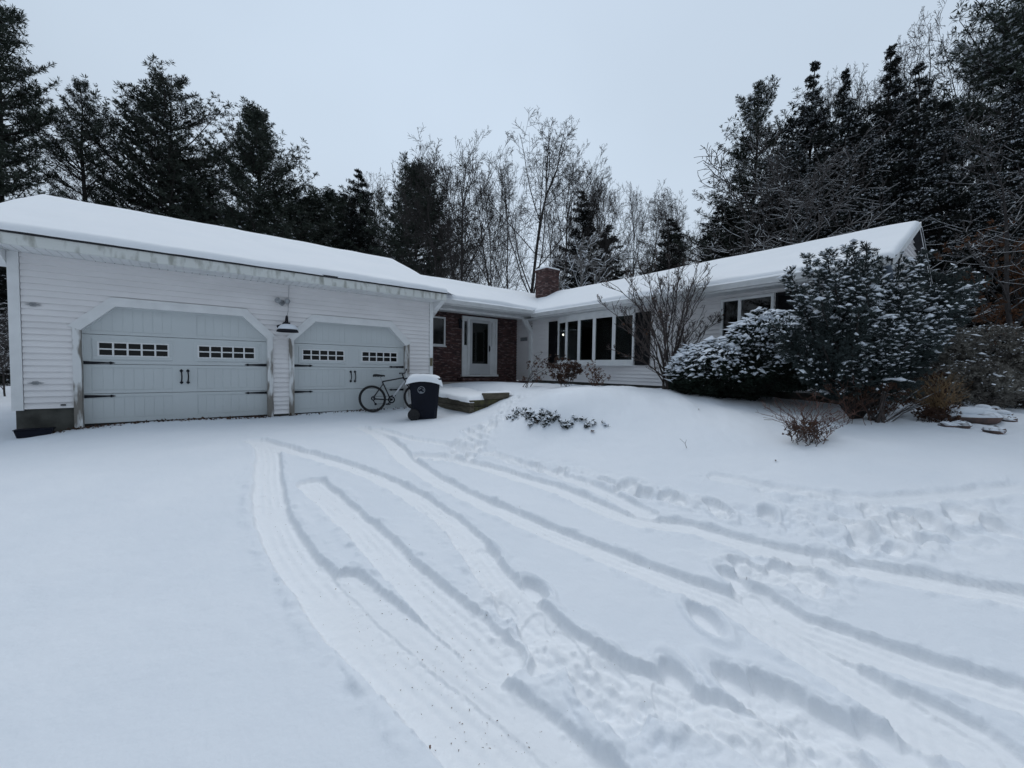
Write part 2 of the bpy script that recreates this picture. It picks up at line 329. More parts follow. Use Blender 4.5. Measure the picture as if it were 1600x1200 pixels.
def detail(x, y):
    """tracks, footprints, lumps and drifts on top of base()"""
    dz = np.zeros_like(x); carve = np.zeros_like(x); berm = np.zeros_like(x); tread = np.zeros_like(x)
    r = np.hypot(x, y); near = r < 16
    dz += .028*fbm(x*.55+y*.25, y*.9-x*.3, 3, 3)*smooth(.5, 3, r) + .006*fbm(x*3.1, y*3.1, 5, 3)
    lawn = smooth(4.0, 6.5, x)*smooth(11, 9.5, y)
    dz += lawn*.035*fbm((x+y)*.8, (y-x)*2.2, 23, 3)
    en = .022*fbm(x*4, y*4, 11, 3)+.011*fbm(x*22, y*22, 12, 3)
    for P, hw, dep in TR:
        Q = densify([gpx(u, v) for u, v in P])
        m = near & (x > Q[:, 0].min()-.5) & (x < Q[:, 0].max()+.5) & (y > Q[:, 1].min()-.5) & (y < Q[:, 1].max()+.5)
        xx, yy = x[m], y[m]; bd = np.full(xx.shape, 9.); sd = np.zeros_like(bd); ss = np.zeros_like(bd); L = 0
        for i in range(len(Q)-1):
            d, sg, t = seg_d(xx, yy, *Q[i], *Q[i+1]); l = math.hypot(*(Q[i+1]-Q[i])); k = d < bd
            bd = np.where(k, d, bd); sd = np.where(k, d*sg, sd); ss = np.where(k, L+t*l, ss); L += l
        d2 = bd+en[m]; c = dep*(1-smooth(hw-.018, hw+.024, d2)); k = c > carve[m]
        tr = ((.0030*np.sin(sd*95+1.2*fbm(xx*2, yy*2, 33, 2))+.0018*np.sin(ss*85+sd*60))*np.clip(.5+2.2*fbm(xx*3.3, yy*3.3, 35, 3), 0, 1)+.006*fbm(xx*11, yy*11, 31, 3))*(c > dep*.8)
        tr = tr+.022*np.clip(fbm(xx*26, yy*26, 47, 2)-.10, 0, .5)*np.exp(-((d2-hw)/.05)**2)*(d2 < hw+.1); tread[m] = np.where(k, tr, tread[m]); carve[m] = np.maximum(carve[m], c)
        cl = np.clip(fbm(xx*13, yy*13, 43, 2)-.05, 0, 1); b = np.exp(-((d2-hw-.055)/.05)**2)*(.018*np.clip(.1+1.7*fbm(xx*7, yy*7, 41, 3), 0, 1.4)+.022*cl)+.02*cl*np.clip(fbm(xx*1.1, yy*1.1, 45, 2)*2, 0, 1)*smooth(.5, .1, d2-hw); berm[m] = np.maximum(berm[m], b)
    lump = np.zeros_like(x)
    for P, dep, amp in ROUGH:
        Q = np.array([gpx(u, v) for u, v in P]); m = near & (x > Q[:, 0].min()-.5) & (x < Q[:, 0].max()+.5) & (y > Q[:, 1].min()-.5) & (y < Q[:, 1].max()+.5)
        xx, yy = x[m], y[m]; bd = np.full(xx.shape, 9.); ins = np.zeros(xx.shape, bool)
        for i in range(len(Q)):
            a, b = Q[i], Q[(i+1) % len(Q)]; d, _, _ = seg_d(xx, yy, *a, *b); bd = np.minimum(bd, d)
            cr = ((a[1] > yy) != (b[1] > yy)) & (xx < (b[0]-a[0])*(yy-a[1])/(b[1]-a[1]+1e-12)+a[0]); ins ^= cr
        s = np.where(ins, bd, -bd)+2.2*en[m]; k = smooth(-.10, .26, s)
        n = fbm(xx*2.9, yy*2.9, 51, 5); n2 = 1-np.abs(2*fbm(xx*4.2, yy*4.2, 53, 3))
        lump[m] += k*(amp*1.9*n+amp*.7*(n2-.6)+.06*np.clip(fbm(xx*8, yy*8, 58, 2)-.02, 0, .5)+.014*fbm(xx*17, yy*17, 57, 3)+.030*np.clip(fbm(xx*24, yy*24, 59, 2)-.08, 0, .5)); carve[m] = np.maximum(carve[m], k*dep*.6*smooth(-.3, .3, n+.1))
    for i, (u, v) in enumerate(FEET):
        fx, fy = gpx(u, v); a = _rf.uniform(.2, 1.5); k7 = _rf.uniform(.8, 1.15); ca, sa = math.cos(a), math.sin(a)
        m = near & (np.hypot(x-fx, y-fy) < .6); xx, yy = x[m]-fx, y[m]-fy
        q = np.hypot((xx*ca+yy*sa)/(.155*k7), (-xx*sa+yy*ca)/(.078*k7))+en[m]*7
        carve[m] = np.maximum(carve[m], .062*(1-smooth(.7, 1.15, q))); berm[m] = np.maximum(berm[m], .02*np.exp(-((q-1.45)/.28)**2))
    dz += .006*fbm(x*9+y*3, y*9-x*2, 71, 3)*smooth(.8, 3, r)+lump*.95 - carve + berm*(1-smooth(.0, .03, carve)) + tread
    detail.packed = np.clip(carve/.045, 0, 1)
    return dz
def hnoise(x, y):  # full height
    return base(x, y)+detail(x, y)
def make_ground():
    rr = [.02, .25]
    while rr[-1] < 420: q = rr[-1]; rr.append(q+max(.0085, min(q*q*.00125, q*.10)))
    rr = np.array(rr); f0 = math.atan2(R[1, 2], R[0, 2])
    a = np.r_[np.linspace(-1.10, 1.10, 1050, endpoint=False), np.linspace(1.10, 2*math.pi-1.10, 150, endpoint=False)]+f0
    A, Rr = np.meshgrid(a, rr); x = (Rr*np.cos(A)).ravel(); y = (Rr*np.sin(A)).ravel(); z = hnoise(x, y)
    na = len(a); nr = len(rr); i = np.arange(nr-1)[:, None]*na; j = np.arange(na)[None, :]; j2 = (j+1) % na
    q = np.stack([i+j, i+na+j, i+na+j2, i+j2], -1).reshape(-1, 4)
    me = bpy.data.meshes.new('snow_ground'); me.vertices.add(len(x)); me.vertices.foreach_set('co', np.stack([x, y, z], 1).astype(np.float32).ravel())
    me.loops.add(q.size); me.loops.foreach_set('vertex_index', q.astype(np.int32).ravel()); me.polygons.add(len(q))
    me.polygons.foreach_set('loop_start', np.arange(0, q.size, 4, dtype=np.int32)); me.polygons.foreach_set('loop_total', np.full(len(q), 4, dtype=np.int32))
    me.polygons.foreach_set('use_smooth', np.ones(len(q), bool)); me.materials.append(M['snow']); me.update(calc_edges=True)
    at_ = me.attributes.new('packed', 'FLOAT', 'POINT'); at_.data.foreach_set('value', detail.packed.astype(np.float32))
    o = bpy.data.objects.new('snowy_ground', me); COL.objects.link(o)
    tag(o, 'snow-covered driveway and lawn with curving tire tracks', 'ground', kind='structure')
make_ground()
# ---------------------------------------------------------------- house
house = empty('house', (0, 0, 0), 0, 'white clapboard ranch house with snowy roof, two-car garage and brick entry', 'house')
def part(mb, name, m, parent=house, **k): return mb.build(name, m, parent, **k)
def lap(mb, axis, plane, z0, z1, rng, holes=(), step=.1035, sgn=-1):
    """lapped siding on a wall; rng(z)->(u0,u1); holes: (zs, fn(z)->(a,b) or None); sgn side the boards face"""
    def P(u, off, z): return (u, plane+sgn*off, z) if axis == 'x' else (plane+sgn*off, u, z)
    crit = sorted({z for h in holes for z in h[0]}); z = z0
    def segs(zz):
        a, b = rng(zz); s = [(a, b)]
        for _, fn in holes:
            h = fn(zz)
            if not h: continue
            s2 = []
            for p, q in s:
                if h[1] <= p or h[0] >= q: s2.append((p, q)); continue
                if h[0] > p+1e-4: s2.append((p, h[0]))
                if h[1] < q-1e-4: s2.append((h[1], q))
            s = s2
        return s
    while z < z1-1e-4:
        ze = min(z+step, z1); cuts = [z]+[c for c in crit if z+1e-3 < c < ze-1e-3]+[ze]
        for k in range(len(cuts)-1):
            a, b = cuts[k], cuts[k+1]; oa = .034*(1-(a-z)/step)+.001; ob = .034*(1-(b-z)/step)+.001
            sa, sb = segs(a+1e-4), segs(b-1e-4)
            if len(sa) != len(sb): continue
            for (p, q), (p2, q2) in zip(sa, sb):
                mb.face([P(p, oa, a), P(q, oa, a), P(q2, ob, b), P(p2, ob, b)])
                if k == 0: mb.face([P(p, oa, a), P(q, oa, a), P(q, .0, a), P(p, .0, a)])
        z = ze
YG = 10.04; XW = 9.93; YB = 12.5
DZ = 2.11; DC = 1.66; DI = .44
doors = [(-1.68, 1.08), (1.59, 4.20)]
def doorhole(x0, x1):
    def fn(z):
        if z > DZ: return None
        k = max(0, (z-DC)/(DZ-DC))*DI; return (x0+k, x1-k)
    return ((DC, DZ), fn)
mb = MB(); lap(mb, 'x', YG, .32, 2.87, lambda z: (-2.32, -1.76) if z < .0 else (-2.34, 4.88), [doorhole(x0-.02, x1+.02) for x0, x1 in doors])
part(mb, 'garage_siding', M['vinyl'])
mb = MB(); lap(mb, 'x', YG, .03, .3199, lambda z: (1.19, 1.49)); part(mb, 'pier_siding', M['vinyl']); mb = MB(); lap(mb, 'x', YG, .12, .3199, lambda z: (4.31, 4.88)); part(mb, 'pier_siding', M['vinyl'])
mb = MB()
lap(mb, 'y', -2.45, .32, 2.95, lambda z: (YG+.05, 17.4), sgn=-1)
lap(mb, 'y', 4.96, .1, 2.95, lambda z: (YG+.05, 17.4), sgn=1)
lap(mb, 'x', 17.4, .1, 2.95, lambda z: (-2.45, 4.96), sgn=1)
gr = lambda z: (YG+(z-2.95)*2.0, 17.4-(z-2.95)*2.0)
lap(mb, 'y', -2.45, 2.95, 4.6, gr, sgn=-1); lap(mb, 'y', 4.96, 2.95, 4.6, gr, sgn=1)
part(mb, 'side_siding', M['vinyl'])
for a, b, z in ((-2.47, -2.345, .30), (4.885, 4.985, .12)): mb = MB(); mb.box(a, b, YG-.042, YG+.1, z, 2.87); part(mb, 'corner_board', M['trim'])
mb = MB(); mb.prism([(-2.44, YG+.02), (-1.79, YG+.02), (-1.79, YG+.22), (-2.24, YG+.22), (-2.24, 17.3), (-2.44, 17.3)], 'z', -.6, .318); part(mb, 'garage_foundation', M['concrete'])
for a, b, z in ((1.2, 1.48, .028), (4.32, 4.94, .118)): mb = MB(); mb.box(a, b, YG+.03, YG+.2, -.4, z); part(mb, 'pier_footing', M['concrete'])
# door surrounds
for (x0, x1) in doors:
    mb = MB(); w = .10; k = w*math.tan(math.radians(22.5))
    inn = [(x0, -.05), (x0, DC), (x0+DI, DZ), (x1-DI, DZ), (x1, DC), (x1, -.05)]
    out = [(x0-w, -.05), (x0-w, DC+k), (x0+DI-k, DZ+w), (x1-DI+k, DZ+w), (x1+w, DC+k), (x1+w, -.05)]
    for i in range(5):
        leg = i in (0, 4)
        mb.prism([inn[i], inn[i+1], out[i+1], out[i]], 'y', YG-.055, YG+.10, 1 if leg else 0)
    tr = part(mb, 'door_trim', [M['trim'], M['oldtrim']])
    mb = MB()   # thin outer flashing strip
    w2 = .055; k2 = w2*math.tan(math.radians(22.5))
    out2 = [(x0-w-w2, .2), (x0-w-w2, DC+k+k2), (x0+DI-k-k2, DZ+w+w2), (x1-DI+k+k2, DZ+w+w2), (x1+w+w2, DC+k+k2), (x1+w+w2, .2)]
    for i in range(1, 4): mb.prism([out[i], out[i+1], out2[i+1], out2[i]], 'y', YG-.044, YG+.06)
    mb.build('outer_casing', M['trim'], tr)
    # the door itself, behind the opening
    yd = YG+.10
    mb = MB(); seams = [.012, .545, 1.075, 1.605, 2.14]
    for s in range(4):
        za, zb = seams[s]+.004, seams[s+1]-.004
        mb.box(x0-.05, x1+.05, yd, yd+.05, za, zb)
        xm = (x0+x1)/2; rails = .085
        # raised frame: stiles, rails, planks between
        for a, b in ((x0-.05, x0+.10), (xm-.19, xm+.19), (x1-.10, x1+.05)): mb.box(a, b, yd-.010, yd, za, zb)
        for a, b in ((x0+.10, xm-.19), (xm+.19, x1-.10)):
            top = rails if s != 2 else .10
            mb.box(a, b, yd-.010, yd, za, za+rails if s == 0 else za+.06); mb.box(a, b, yd-.010, yd, zb-top*.7, zb)
            n = 8; pw = (b-a)/n
            zl, zh = (za+rails if s == 0 else za+.06), zb-top*.7
            if s == 2: continue
            for i in range(n): mb.box(a+i*pw+.006, a+(i+1)*pw-.0, yd-.0035, yd, zl+.006, zh-.006)
    gd = part(mb, 'garage_door', M['door'], bevel=.002)
    mb = MB(); mb.box(x0-.04, x1+.04, yd-.004, yd+.05, -.3, .010); mb.build('bottom_seal', M['rubber'], gd)
    for a, b in ((x0+.19, x0+1.14), (x1-1.17, x1-.22)) if x0 < 0 else ((x0+.19, x0+1.095), (x1-1.09, x1-.185)):
        mb = MB(); mb.box(a, b, yd-.004, yd+.002, 1.232, 1.465); pn = mb.build('window_pane', M['darkpane'], gd)
        mb = MB(); fw = .03
        mb.box(a-.075, b+.075, yd-.013, yd+.001, 1.465+.002, 1.535, 0); mb.box(a-.075, b+.075, yd-.013, yd+.001, 1.160, 1.230, 0)
        mb.box(a-.075, a-.002, yd-.0128, yd+.001, 1.23, 1.467, 0); mb.box(b+.002, b+.075, yd-.0128, yd+.001, 1.23, 1.467, 0)
        mb.build('window_surround', M['door'], gd, bevel=.006)
        mb = MB(); n = 5; pw = (b-a)/n
        for i in range(n+1): mb.box(a+i*pw-.013, a+i*pw+.013, yd-.020, yd-.0045, 1.222, 1.475)
        for z in (1.228, 1.3485, 1.469): mb.box(a-.012, b+.012, yd-.0185, yd-.0044, z-.012, z+.012)
        mb.build('window_grille', M['muntin'], gd)
    for side in (0, 1):
        for z in (1.10, .50):
            mb = MB(); sx = 1 if side == 0 else -1; X0 = x0 if side == 0 else x1
            L = .40; P = [(0, -.028), (L*.72, -.013), (L*.80, -.013), (L*.84, -.026), (L, 0), (L*.84, .026), (L*.80, .013), (L*.72, .013), (0, .028)]
            poly = [(X0+sx*(p[0]+.005), z+p[1]) for p in P]
            if sx < 0: poly = poly[::-1]
            mb.prism(poly, 'y', yd-.022, yd-.0095); mb.build('strap_hinge', M['iron'], gd)
    xm = (x0+x1)/2
    for dx in (-.055, .045):
        mb = MB(); c = xm+dx
        mb.tube([(c, yd-.02, .76), (c+.006, yd-.06, .80), (c+.008, yd-.062, .86), (c+.004, yd-.055, .92), (c, yd-.02, .95)], .011, 6)
        for z, s in ((.965, 1), (.735, -1)):
            mb.prism([(c-.018, z-.02*s), (c-.03, z), (c, z+.035*s), (c+.03, z), (c+.018, z-.02*s)][::s], 'y', yd-.026, yd-.0105)
        mb.build('pull_handle', M['iron'], gd)
# eaves of the garage
mb = MB(); mb.box(-2.80, 5.13, 9.515, 9.545, 2.885, 3.085); fa = part(mb, 'garage_fascia', M['fascia'])
mb = MB(); n = 66
for i in range(n):
    a = -2.79+i*(7.9/n); mb.box(a, a+7.9/n-.012, 9.545, YG-.0, 2.872, 2.888)
mb.box(-2.79, 5.12, 9.546, YG, 2.884, 2.896); part(mb, 'garage_soffit', M['trim'])
for a, b in ((-2.80, -2.475), (4.99, 5.125)): mb = MB(); mb.prism([(9.55, 2.80+.07), (10.1, 2.62), (10.1, 3.2), (9.55, 3.06)], 'x', a, b); part(mb, 'eave_return', M['trim'])
def roof(L0, L1, ax, e0, rg, e1, ze, zr, T, nu=110, nv=54, seed=1, zr1=None, edge=.07):
    def Pw(u, v, z): return (u, v, z) if ax == 'x' else (v, u, z)
    mb = MB(); t = .05
    prof = [(e0, ze), (rg, zr), (e1, ze), (e1, ze-t), (rg, zr-t), (e0, ze-t)]
    if ax == 'x': mb.prism(prof[::-1], 'x', L0, L1)
    else: mb.prism(prof, 'y', L0, L1)
    part(mb, 'roof_deck', M['shingle'])
    u = np.linspace(L0-.015, L1+.015, nu); ed = np.array([0, .004, .012, .03, .06, .10])
    v = np.unique(np.r_[e0-.02+ed, np.linspace(e0+.1, e1-.1, nv), e1+.02-ed]); u = np.unique(np.r_[u, u[0]+ed, u[-1]-ed])
    U, V = np.meshgrid(u, v, indexing='ij'); zz = np.where(V < rg, ze+(zr-ze)*(V-e0)/(rg-e0), ze+(zr-ze)*(e1-V)/(e1-rg))
    if zr1 is not None: zz = zz+(zr1-zr)*(U-L0)/(L1-L0)*np.clip(1-np.abs(V-rg)/(rg-e0), 0, 1)
    zz = zz-.07*np.exp(-((V-rg)/.14)**2)
    d = np.minimum(np.minimum(V-v[0], v[-1]-V), np.minimum(U-u[0], u[-1]-U)); k = np.clip(d/edge, 0, 1); th = T*np.sqrt(np.maximum(1-(1-k)**2, 0))
    z = zz+.003+th*(1+.34*fbm(U*.9, V*1.1, seed, 3))+.035*fbm(U*.45, V*.6, seed+3, 2)*k
    z0 = zz-.012
    mb = MB(); nu, nv = U.shape; rag = .045*fbm(U*2.2, V*0+seed, seed+9, 3)*(V < e0+.15)
    mb.v = [Pw(float(a), float(b-q), float(c)) for a, b, c, q in zip(U.ravel(), V.ravel(), np.where(d <= 0, z0, z).ravel(), rag.ravel())]
    for i in range(nu-1):
        for j in range(nv-1):
            q = (i*nv+j, (i+1)*nv+j, (i+1)*nv+j+1, i*nv+j+1); mb.f.append(q if ax == 'x' else q[::-1]); mb.m.append(0)
    part(mb, 'roof_snow', M['roofsnow'], smooth=True)
roof(-2.82, 5.14, 'x', 9.50, 13.7, 17.9, 3.10, 4.83, .10, seed=1)
roof(5.145, 12.0, 'x', 10.93, 14.0, 17.1, 3.235, 4.53, .10, seed=5)
roof(1.46, 16.3, 'y', 9.47, 11.9, 14.33, 3.12, 4.29, .10, seed=9, nu=150, zr1=4.40)
# drift bridging the step between garage roof and link roof
mb = MB()
pts = []
for i in range(9):
    t = i/8; y = 9.7+t*4.0; zg = 3.10+(4.80-3.10)*(y-9.5)/4.2+.10; zl = 3.235+(4.5-3.235)*max(0, (y-10.93))/3.07+.12
    pts.append([(5.10, y, zg-.05), (5.22, y, zg-.03-.25*(zg-zl)), (5.42, y, zl+.35*(zg-zl)), (5.75, y, zl+.06*(zg-zl)+.01), (6.1, y, zl-.06)])
for i in range(2, 8):
    for j in range(4): mb.face([pts[i][j], pts[i][j+1], pts[i+1][j+1], pts[i+1][j]])
part(mb, 'snow_drift', M['roofsnow'], smooth=True)
def gutter(name, ax, a, b, edge, z):
    """K-style gutter running from a to b, its back at `edge`, rim at z"""
    w, h = .115, .115; P = [(0, z), (0, z-h), (-.07, z-h), (-.075, z-h+.02), (-.105, z-.035), (-w, z-.012), (-w, z), (-w+.012, z), (-w+.014, z-.02), (-.012, z-.02), (-.012, z)]
    mb = MB(); poly = [(edge+p[0], p[1]) for p in P]
    if ax == 'x': mb.prism(poly, 'x', a, b)
    else: mb.prism(poly[::-1], 'y', a, b)
    g = part(mb, 'gutter', M['gutter'])
    mb = MB(); n = 90; ring = []
    for i in range(n+1):
        u = a+.03+(b-a-.06)*i/n; q = .6+.8*float(vnoise(np.array([u*2.3]), np.array([edge]), 3)[0]); k = .0 if i in (0, n) else 1
        ring.append([(u, edge-.014, z-.02), (u, edge-.02, z-.015+.022*q*k), (u, edge-.06, z-.005+.042*q*k), (u, edge-.10, z-.008+.028*q*k), (u, edge-.102-.016*q*k, z-.004)])
    sw = (lambda p: p) if ax == 'x' else (lambda p: (p[1], p[0], p[2]))
    for i in range(n):
        for j in range(4):
            f = [sw(ring[i][j]), sw(ring[i][j+1]), sw(ring[i+1][j+1]), sw(ring[i+1][j])]; mb.face(f if ax != 'x' else f[::-1])
    mb.build('gutter_snow', M['roofsnow'], g, smooth=True)
gutter('gutter', 'x', 5.15, 9.36, 10.925, 3.185)
gutter('gutter', 'y', 1.55, 11.05, 9.462, 3.085)
mb = MB(); mb.box(5.15, 9.5, 10.93, 10.955, 3.05, 3.184); part(mb, 'entry_fascia', M['trim'])
mb = MB(); mb.box(9.475, 9.50, 1.50, 11.0, 2.935, 3.069); part(mb, 'wing_fascia', M['trim'])
mb = MB()
for i in range(52): y = 1.52+i*.196; mb.box(9.50, XW-.002, y, y+.184, 2.925, 2.94)
mb.box(9.50, XW-.002, 1.51, 11.7, 2.938, 2.948)
for i in range(24): x = 5.15+i*.184; mb.box(x, x+.172, 10.955, 11.6, 3.03, 3.045)
mb.box(5.0, XW+.1, 10.956, 12.6, 3.046, 3.056); part(mb, 'soffit', M['trim'])
# entry porch: header with chamfered corners, brick wall, wing wall inside the porch
mb = MB(); mb.box(5.5, XW-.02, 11.55, 11.66, 2.96, 3.04)
mb.prism([(9.45, 2.962), (9.82, 2.45), (9.91, 2.45), (9.91, 2.58), (9.64, 2.962)], 'y', 11.54, 11.655)
mb.prism([(5.5, 2.5), (5.62, 2.5), (5.98, 2.962), (5.5, 2.962)], 'y', 11.54, 11.655)
part(mb, 'porch_header', M['trim'], bevel=.004)
mb = MB(); mb.box(9.82, 9.915, 11.53, 11.66, .58, 2.46); part(mb, 'porch_post', M['trim'])
mb = MB(); holes = [(6.14, 6.70, 1.84, 2.86), (7.38, 8.91, .79, 2.97)]
xs = [4.97, 6.14, 6.70, 7.38, 8.91, XW]; mb.box(4.97, 6.14, YB, YB+.1, .3, 3.06); mb.box(6.70, 7.38, YB, YB+.1, .3, 3.06); mb.box(8.91, XW-.001, YB, YB+.1, .3, 3.06)
mb.box(6.14, 6.70, YB, YB+.1, .3, 1.84); mb.box(6.14, 6.70, YB, YB+.1, 2.86, 3.06); mb.box(7.38, 8.91, YB, YB+.1, .3, .79); mb.box(7.38, 8.91, YB, YB+.1, 2.97, 3.06)
part(mb, 'brick_wall', M['brick'])
def window(u0, u1, z0, z1, axis, plane, mull=(), fw=.055, sgn=-1, m='trim', deep=.05):
    mb = MB()
    def B(a, b, c, d, o0, o1):
        lo, hi = sorted((plane+sgn*o0, plane+sgn*o1))
        if axis == 'x': mb.box(a, b, lo, hi, c, d)
        else: mb.box(lo, hi, a, b, c, d)
    B(u0, u1, z1-fw, z1, -.04, deep); B(u0, u1, z0, z0+fw, -.04, deep); B(u0, u0+fw, z0+fw, z1-fw, -.04, deep-.002); B(u1-fw, u1, z0+fw, z1-fw, -.04, deep-.002)
    B(u0-.03, u1+.03, z0-.04, z0-.001, -.03, deep+.03)
    for q in mull: B(q-.035, q+.035, z0+fw, z1-fw, -.04, deep-.006)
    w = part(mb, 'window', M[m], bevel=.004); mb = MB()
    lo, hi = sorted((plane+sgn*.0, plane+sgn*(.004)))
    if axis == 'x': mb.box(u0+fw, u1-fw, lo, hi, z0+fw, z1-fw)
    else: mb.box(lo, hi, u0+fw, u1-fw, z0+fw, z1-fw)
    mb.build('glass_pane', M['glass'], w); return w
window(6.14, 6.70, 1.86, 2.86, 'x', YB+.02)
# storm door, frame and sidelights
mb = MB(); y = YB+.01
mb.box(7.37, 8.92, y-.06, y+.05, 2.875, 2.98); mb.box(7.37, 7.45, y-.055, y+.05, .86, 2.875); mb.box(8.84, 8.92, y-.055, y+.05, .86, 2.875)
mb.box(7.59, 7.70, y-.055, y+.05, .86, 2.875); mb.box(8.585, 8.655, y-.055, y+.05, .86, 2.875)
mb.box(7.45, 7.59, y-.02, y+.05, .86, 1.93); mb.box(8.655, 8.84, y-.02, y+.05, .86, 1.93); mb.box(7.45, 7.59, y-.02, y+.05, 2.80, 2.875); mb.box(8.655, 8.84, y-.02, y+.05, 2.80, 2.875); mb.box(8.70, 8.84, y-.019, y+.05, 1.93, 2.80)
mb.box(7.34, 8.95, y-.12, y+.05, .785, .86)
part(mb, 'door_frame', M['trim'], bevel=.004)
mb = MB(); mb.box(7.45, 7.59, y, y+.006, 1.93, 2.80); part(mb, 'sidelight', M['glass'])
mb = MB(); mb.box(8.655, 8.70, y, y+.006, 1.93, 2.80); part(mb, 'sidelight', M['glass'])
mb = MB(); yd = y-.04
mb.box(7.70, 7.79, yd-.03, yd+.01, .87, 2.87); mb.box(8.48, 8.585, yd-.03, yd+.01, .87, 2.87); mb.box(7.79, 8.48, yd-.03, yd+.01, .87, 1.26); mb.box(7.79, 8.48, yd-.03, yd+.01, 2.76, 2.87)
fd = part(mb, 'storm_door', mat('off_white_door', (.56, .57, .58), .45, var=.08, scale=3), bevel=.005)
mb = MB(); mb.box(7.79, 8.48, yd-.012, yd-.006, 1.26, 2.76); mb.build('glass_pane', M['glass'], fd)
mb = MB(); mb.tube([(8.545, yd-.03, 1.76), (8.545, yd-.075, 1.78), (8.545, yd-.075, 1.90), (8.545, yd-.03, 1.92)], .012, 6); mb.box(8.52, 8.57, yd-.038, yd-.0305, 1.72, 1.95); mb.build('handle', M['iron'], fd)
# inner wooden door behind the storm door, wing and room interiors
mb = MB(); mb.box(7.71, 8.58, YB+.12, YB+.16, .87, 2.87); part(mb, 'inner_door', M['dark_room'])
mb = MB(); mb.box(5.3, 9.92, 11.45, YB+.3, .30, .615); mb.box(7.2, 9.0, 12.1, YB, .615, .74); part(mb, 'porch_floor', M['brick'])
mb = MB(); mb.box(5.3, 8.6, 11.40, 11.452, .50, .63); part(mb, 'porch_edge', mat('pale_edge_board', (.30, .27, .25), .8, var=.4, scale=6))
# wing wall
WZ = .68
hl = [((1.28, 2.80), lambda z: (6.98, 10.13) if 1.28 < z < 2.80 else None), ((1.35, 2.83), lambda z: (3.42, 4.56) if 1.35 < z < 2.83 else None)]
mb = MB(); lap(mb, 'y', XW, WZ, 2.93, lambda z: (1.70, 11.58), hl); lap(mb, 'y', XW, WZ-.05, 3.10, lambda z: (11.60, YB))
part(mb, 'wing_siding', M['vinyl'])
mb = MB(); lap(mb, 'x', 1.62, WZ, 2.95, lambda z: (XW+.08, 13.87)); lap(mb, 'x', 1.62, 2.95, 4.20, lambda z: (max(9.5, 11.9-(4.225-z)/.4815), min(14.3, 11.9+(4.225-z)/.4815)))
lap(mb, 'y', 13.87, WZ, 2.95, lambda z: (1.65, 16.2), sgn=1); lap(mb, 'x', 16.2, WZ, 2.95, lambda z: (XW, 13.87), sgn=1); lap(mb, 'y', XW, WZ, 2.95, lambda z: (15.4, 16.2))
part(mb, 'gable_siding', M['vinyl'])
mb = MB(); mb.prism([(9.46, 3.0), (11.9, 4.17), (11.9, 4.29), (9.46, 3.12)], 'y', 1.44, 1.47); mb.prism([(11.9, 4.21), (14.34, 3.05), (14.34, 3.10), (11.9, 4.26)], 'y', 1.462, 1.47)
mb.box(9.48, XW, 1.47, 1.62, 2.93, 3.0); part(mb, 'rake_board', M['trim'])
mb = MB(); mb.box(XW-.042, XW+.09, 1.580, 1.71, WZ-.02, 2.93); part(mb, 'wing_corner_board', M['trim'])
mb = MB(); mb.box(XW+.02, XW+.2, 1.66, 12.4, -.3, WZ-.001); mb.box(XW+.2, 13.8, 1.66, 1.84, -.3, WZ-.001); part(mb, 'wing_foundation', M['concrete'])
# wing interior: dark floor, back wall, ceiling
mb = MB(); mb.box(XW+.1, 13.8, 1.9, 12.4, .70, .80); part(mb, 'room_floor', M['floor'])
mb = MB(); mb.box(XW+.02, 13.8, 1.75, 12.45, 2.90, 2.93); mb.box(13.6, 13.65, 1.9, 12.4, .8, 2.9); mb.box(XW+.1, 13.6, 5.6, 5.66, .8, 2.9)
mb.box(5.0, XW, 15.2, 15.26, .6, 3.05); mb.box(5.0, XW, 12.62, 15.2, 3.0, 3.05); mb.box(7.0, 7.06, 12.7, 15.2, .6, 3.0)
part(mb, 'room_partition', M['dark_room'])
mb = MB(); mb.box(11.9, 13.2, 8.2, 9.3, 1.50, 1.55); [mb.box(x, x+.07, y, y+.07, .8, 1.501) for x in (11.95, 13.08) for y in (8.25, 9.18)]; part(mb, 'room_table', mat('dim_furniture', (.12, .10, .08), .7))
# bow window
mb = MB(); gl = MB(); ym = [10.12, 9.60, 8.97, 8.33, 7.62, 6.99]; off = [.03, .155, .215, .215, .155, .03]; z0, z1 = 1.33, 2.77
V = [(XW-o, yy) for o, yy in zip(off, ym)]
mb.prism([(XW+.05, 10.14)]+[(p[0]-.05, p[1]) for p in V]+[(XW+.05, 6.97)], 'z', z0-.10, z0+.02)
mb.prism([(XW+.05, 10.14)]+[(p[0]-.05, p[1]) for p in V]+[(XW+.05, 6.97)], 'z', z1-.01, z1+.15)
for i in range(5):
    a, b = Vector((*V[i], 0)), Vector((*V[i+1], 0)); t = (b-a).normalized(); n = Vector((t.y, -t.x, 0)); n = n if n.x < 0 else -n
    def strip(s0, s1, za, zb, d):
        p, q = a+t*s0, a+t*s1; mb.prism([(p.x+n.x*d, p.y+n.y*d), (q.x+n.x*d, q.y+n.y*d), (q.x-n.x*.03, q.y-n.y*.03), (p.x-n.x*.03, p.y-n.y*.03)], 'z', za, zb)
    L = (b-a).length; strip(0, .055, z0+.02, z1-.01, .022); strip(L-.055, L, z0+.02, z1-.01, .022); strip(.055, L-.055, z0+.02, z0+.075, .020); strip(.055, L-.055, z1-.065, z1-.01, .020)
    p, q = a+t*.05, a+t*(L-.05); gl.prism([(p.x, p.y), (q.x, q.y), (q.x-n.x*.006, q.y-n.y*.006), (p.x-n.x*.006, p.y-n.y*.006)], 'z', z0+.07, z1-.06)
bw = part(mb, 'bow_window', M['trim']); gl.build('glass_pane', M['glass'], bw)
w2 = window(3.42, 4.56, 1.36, 2.83, 'y', XW, mull=(4.13,), fw=.06)
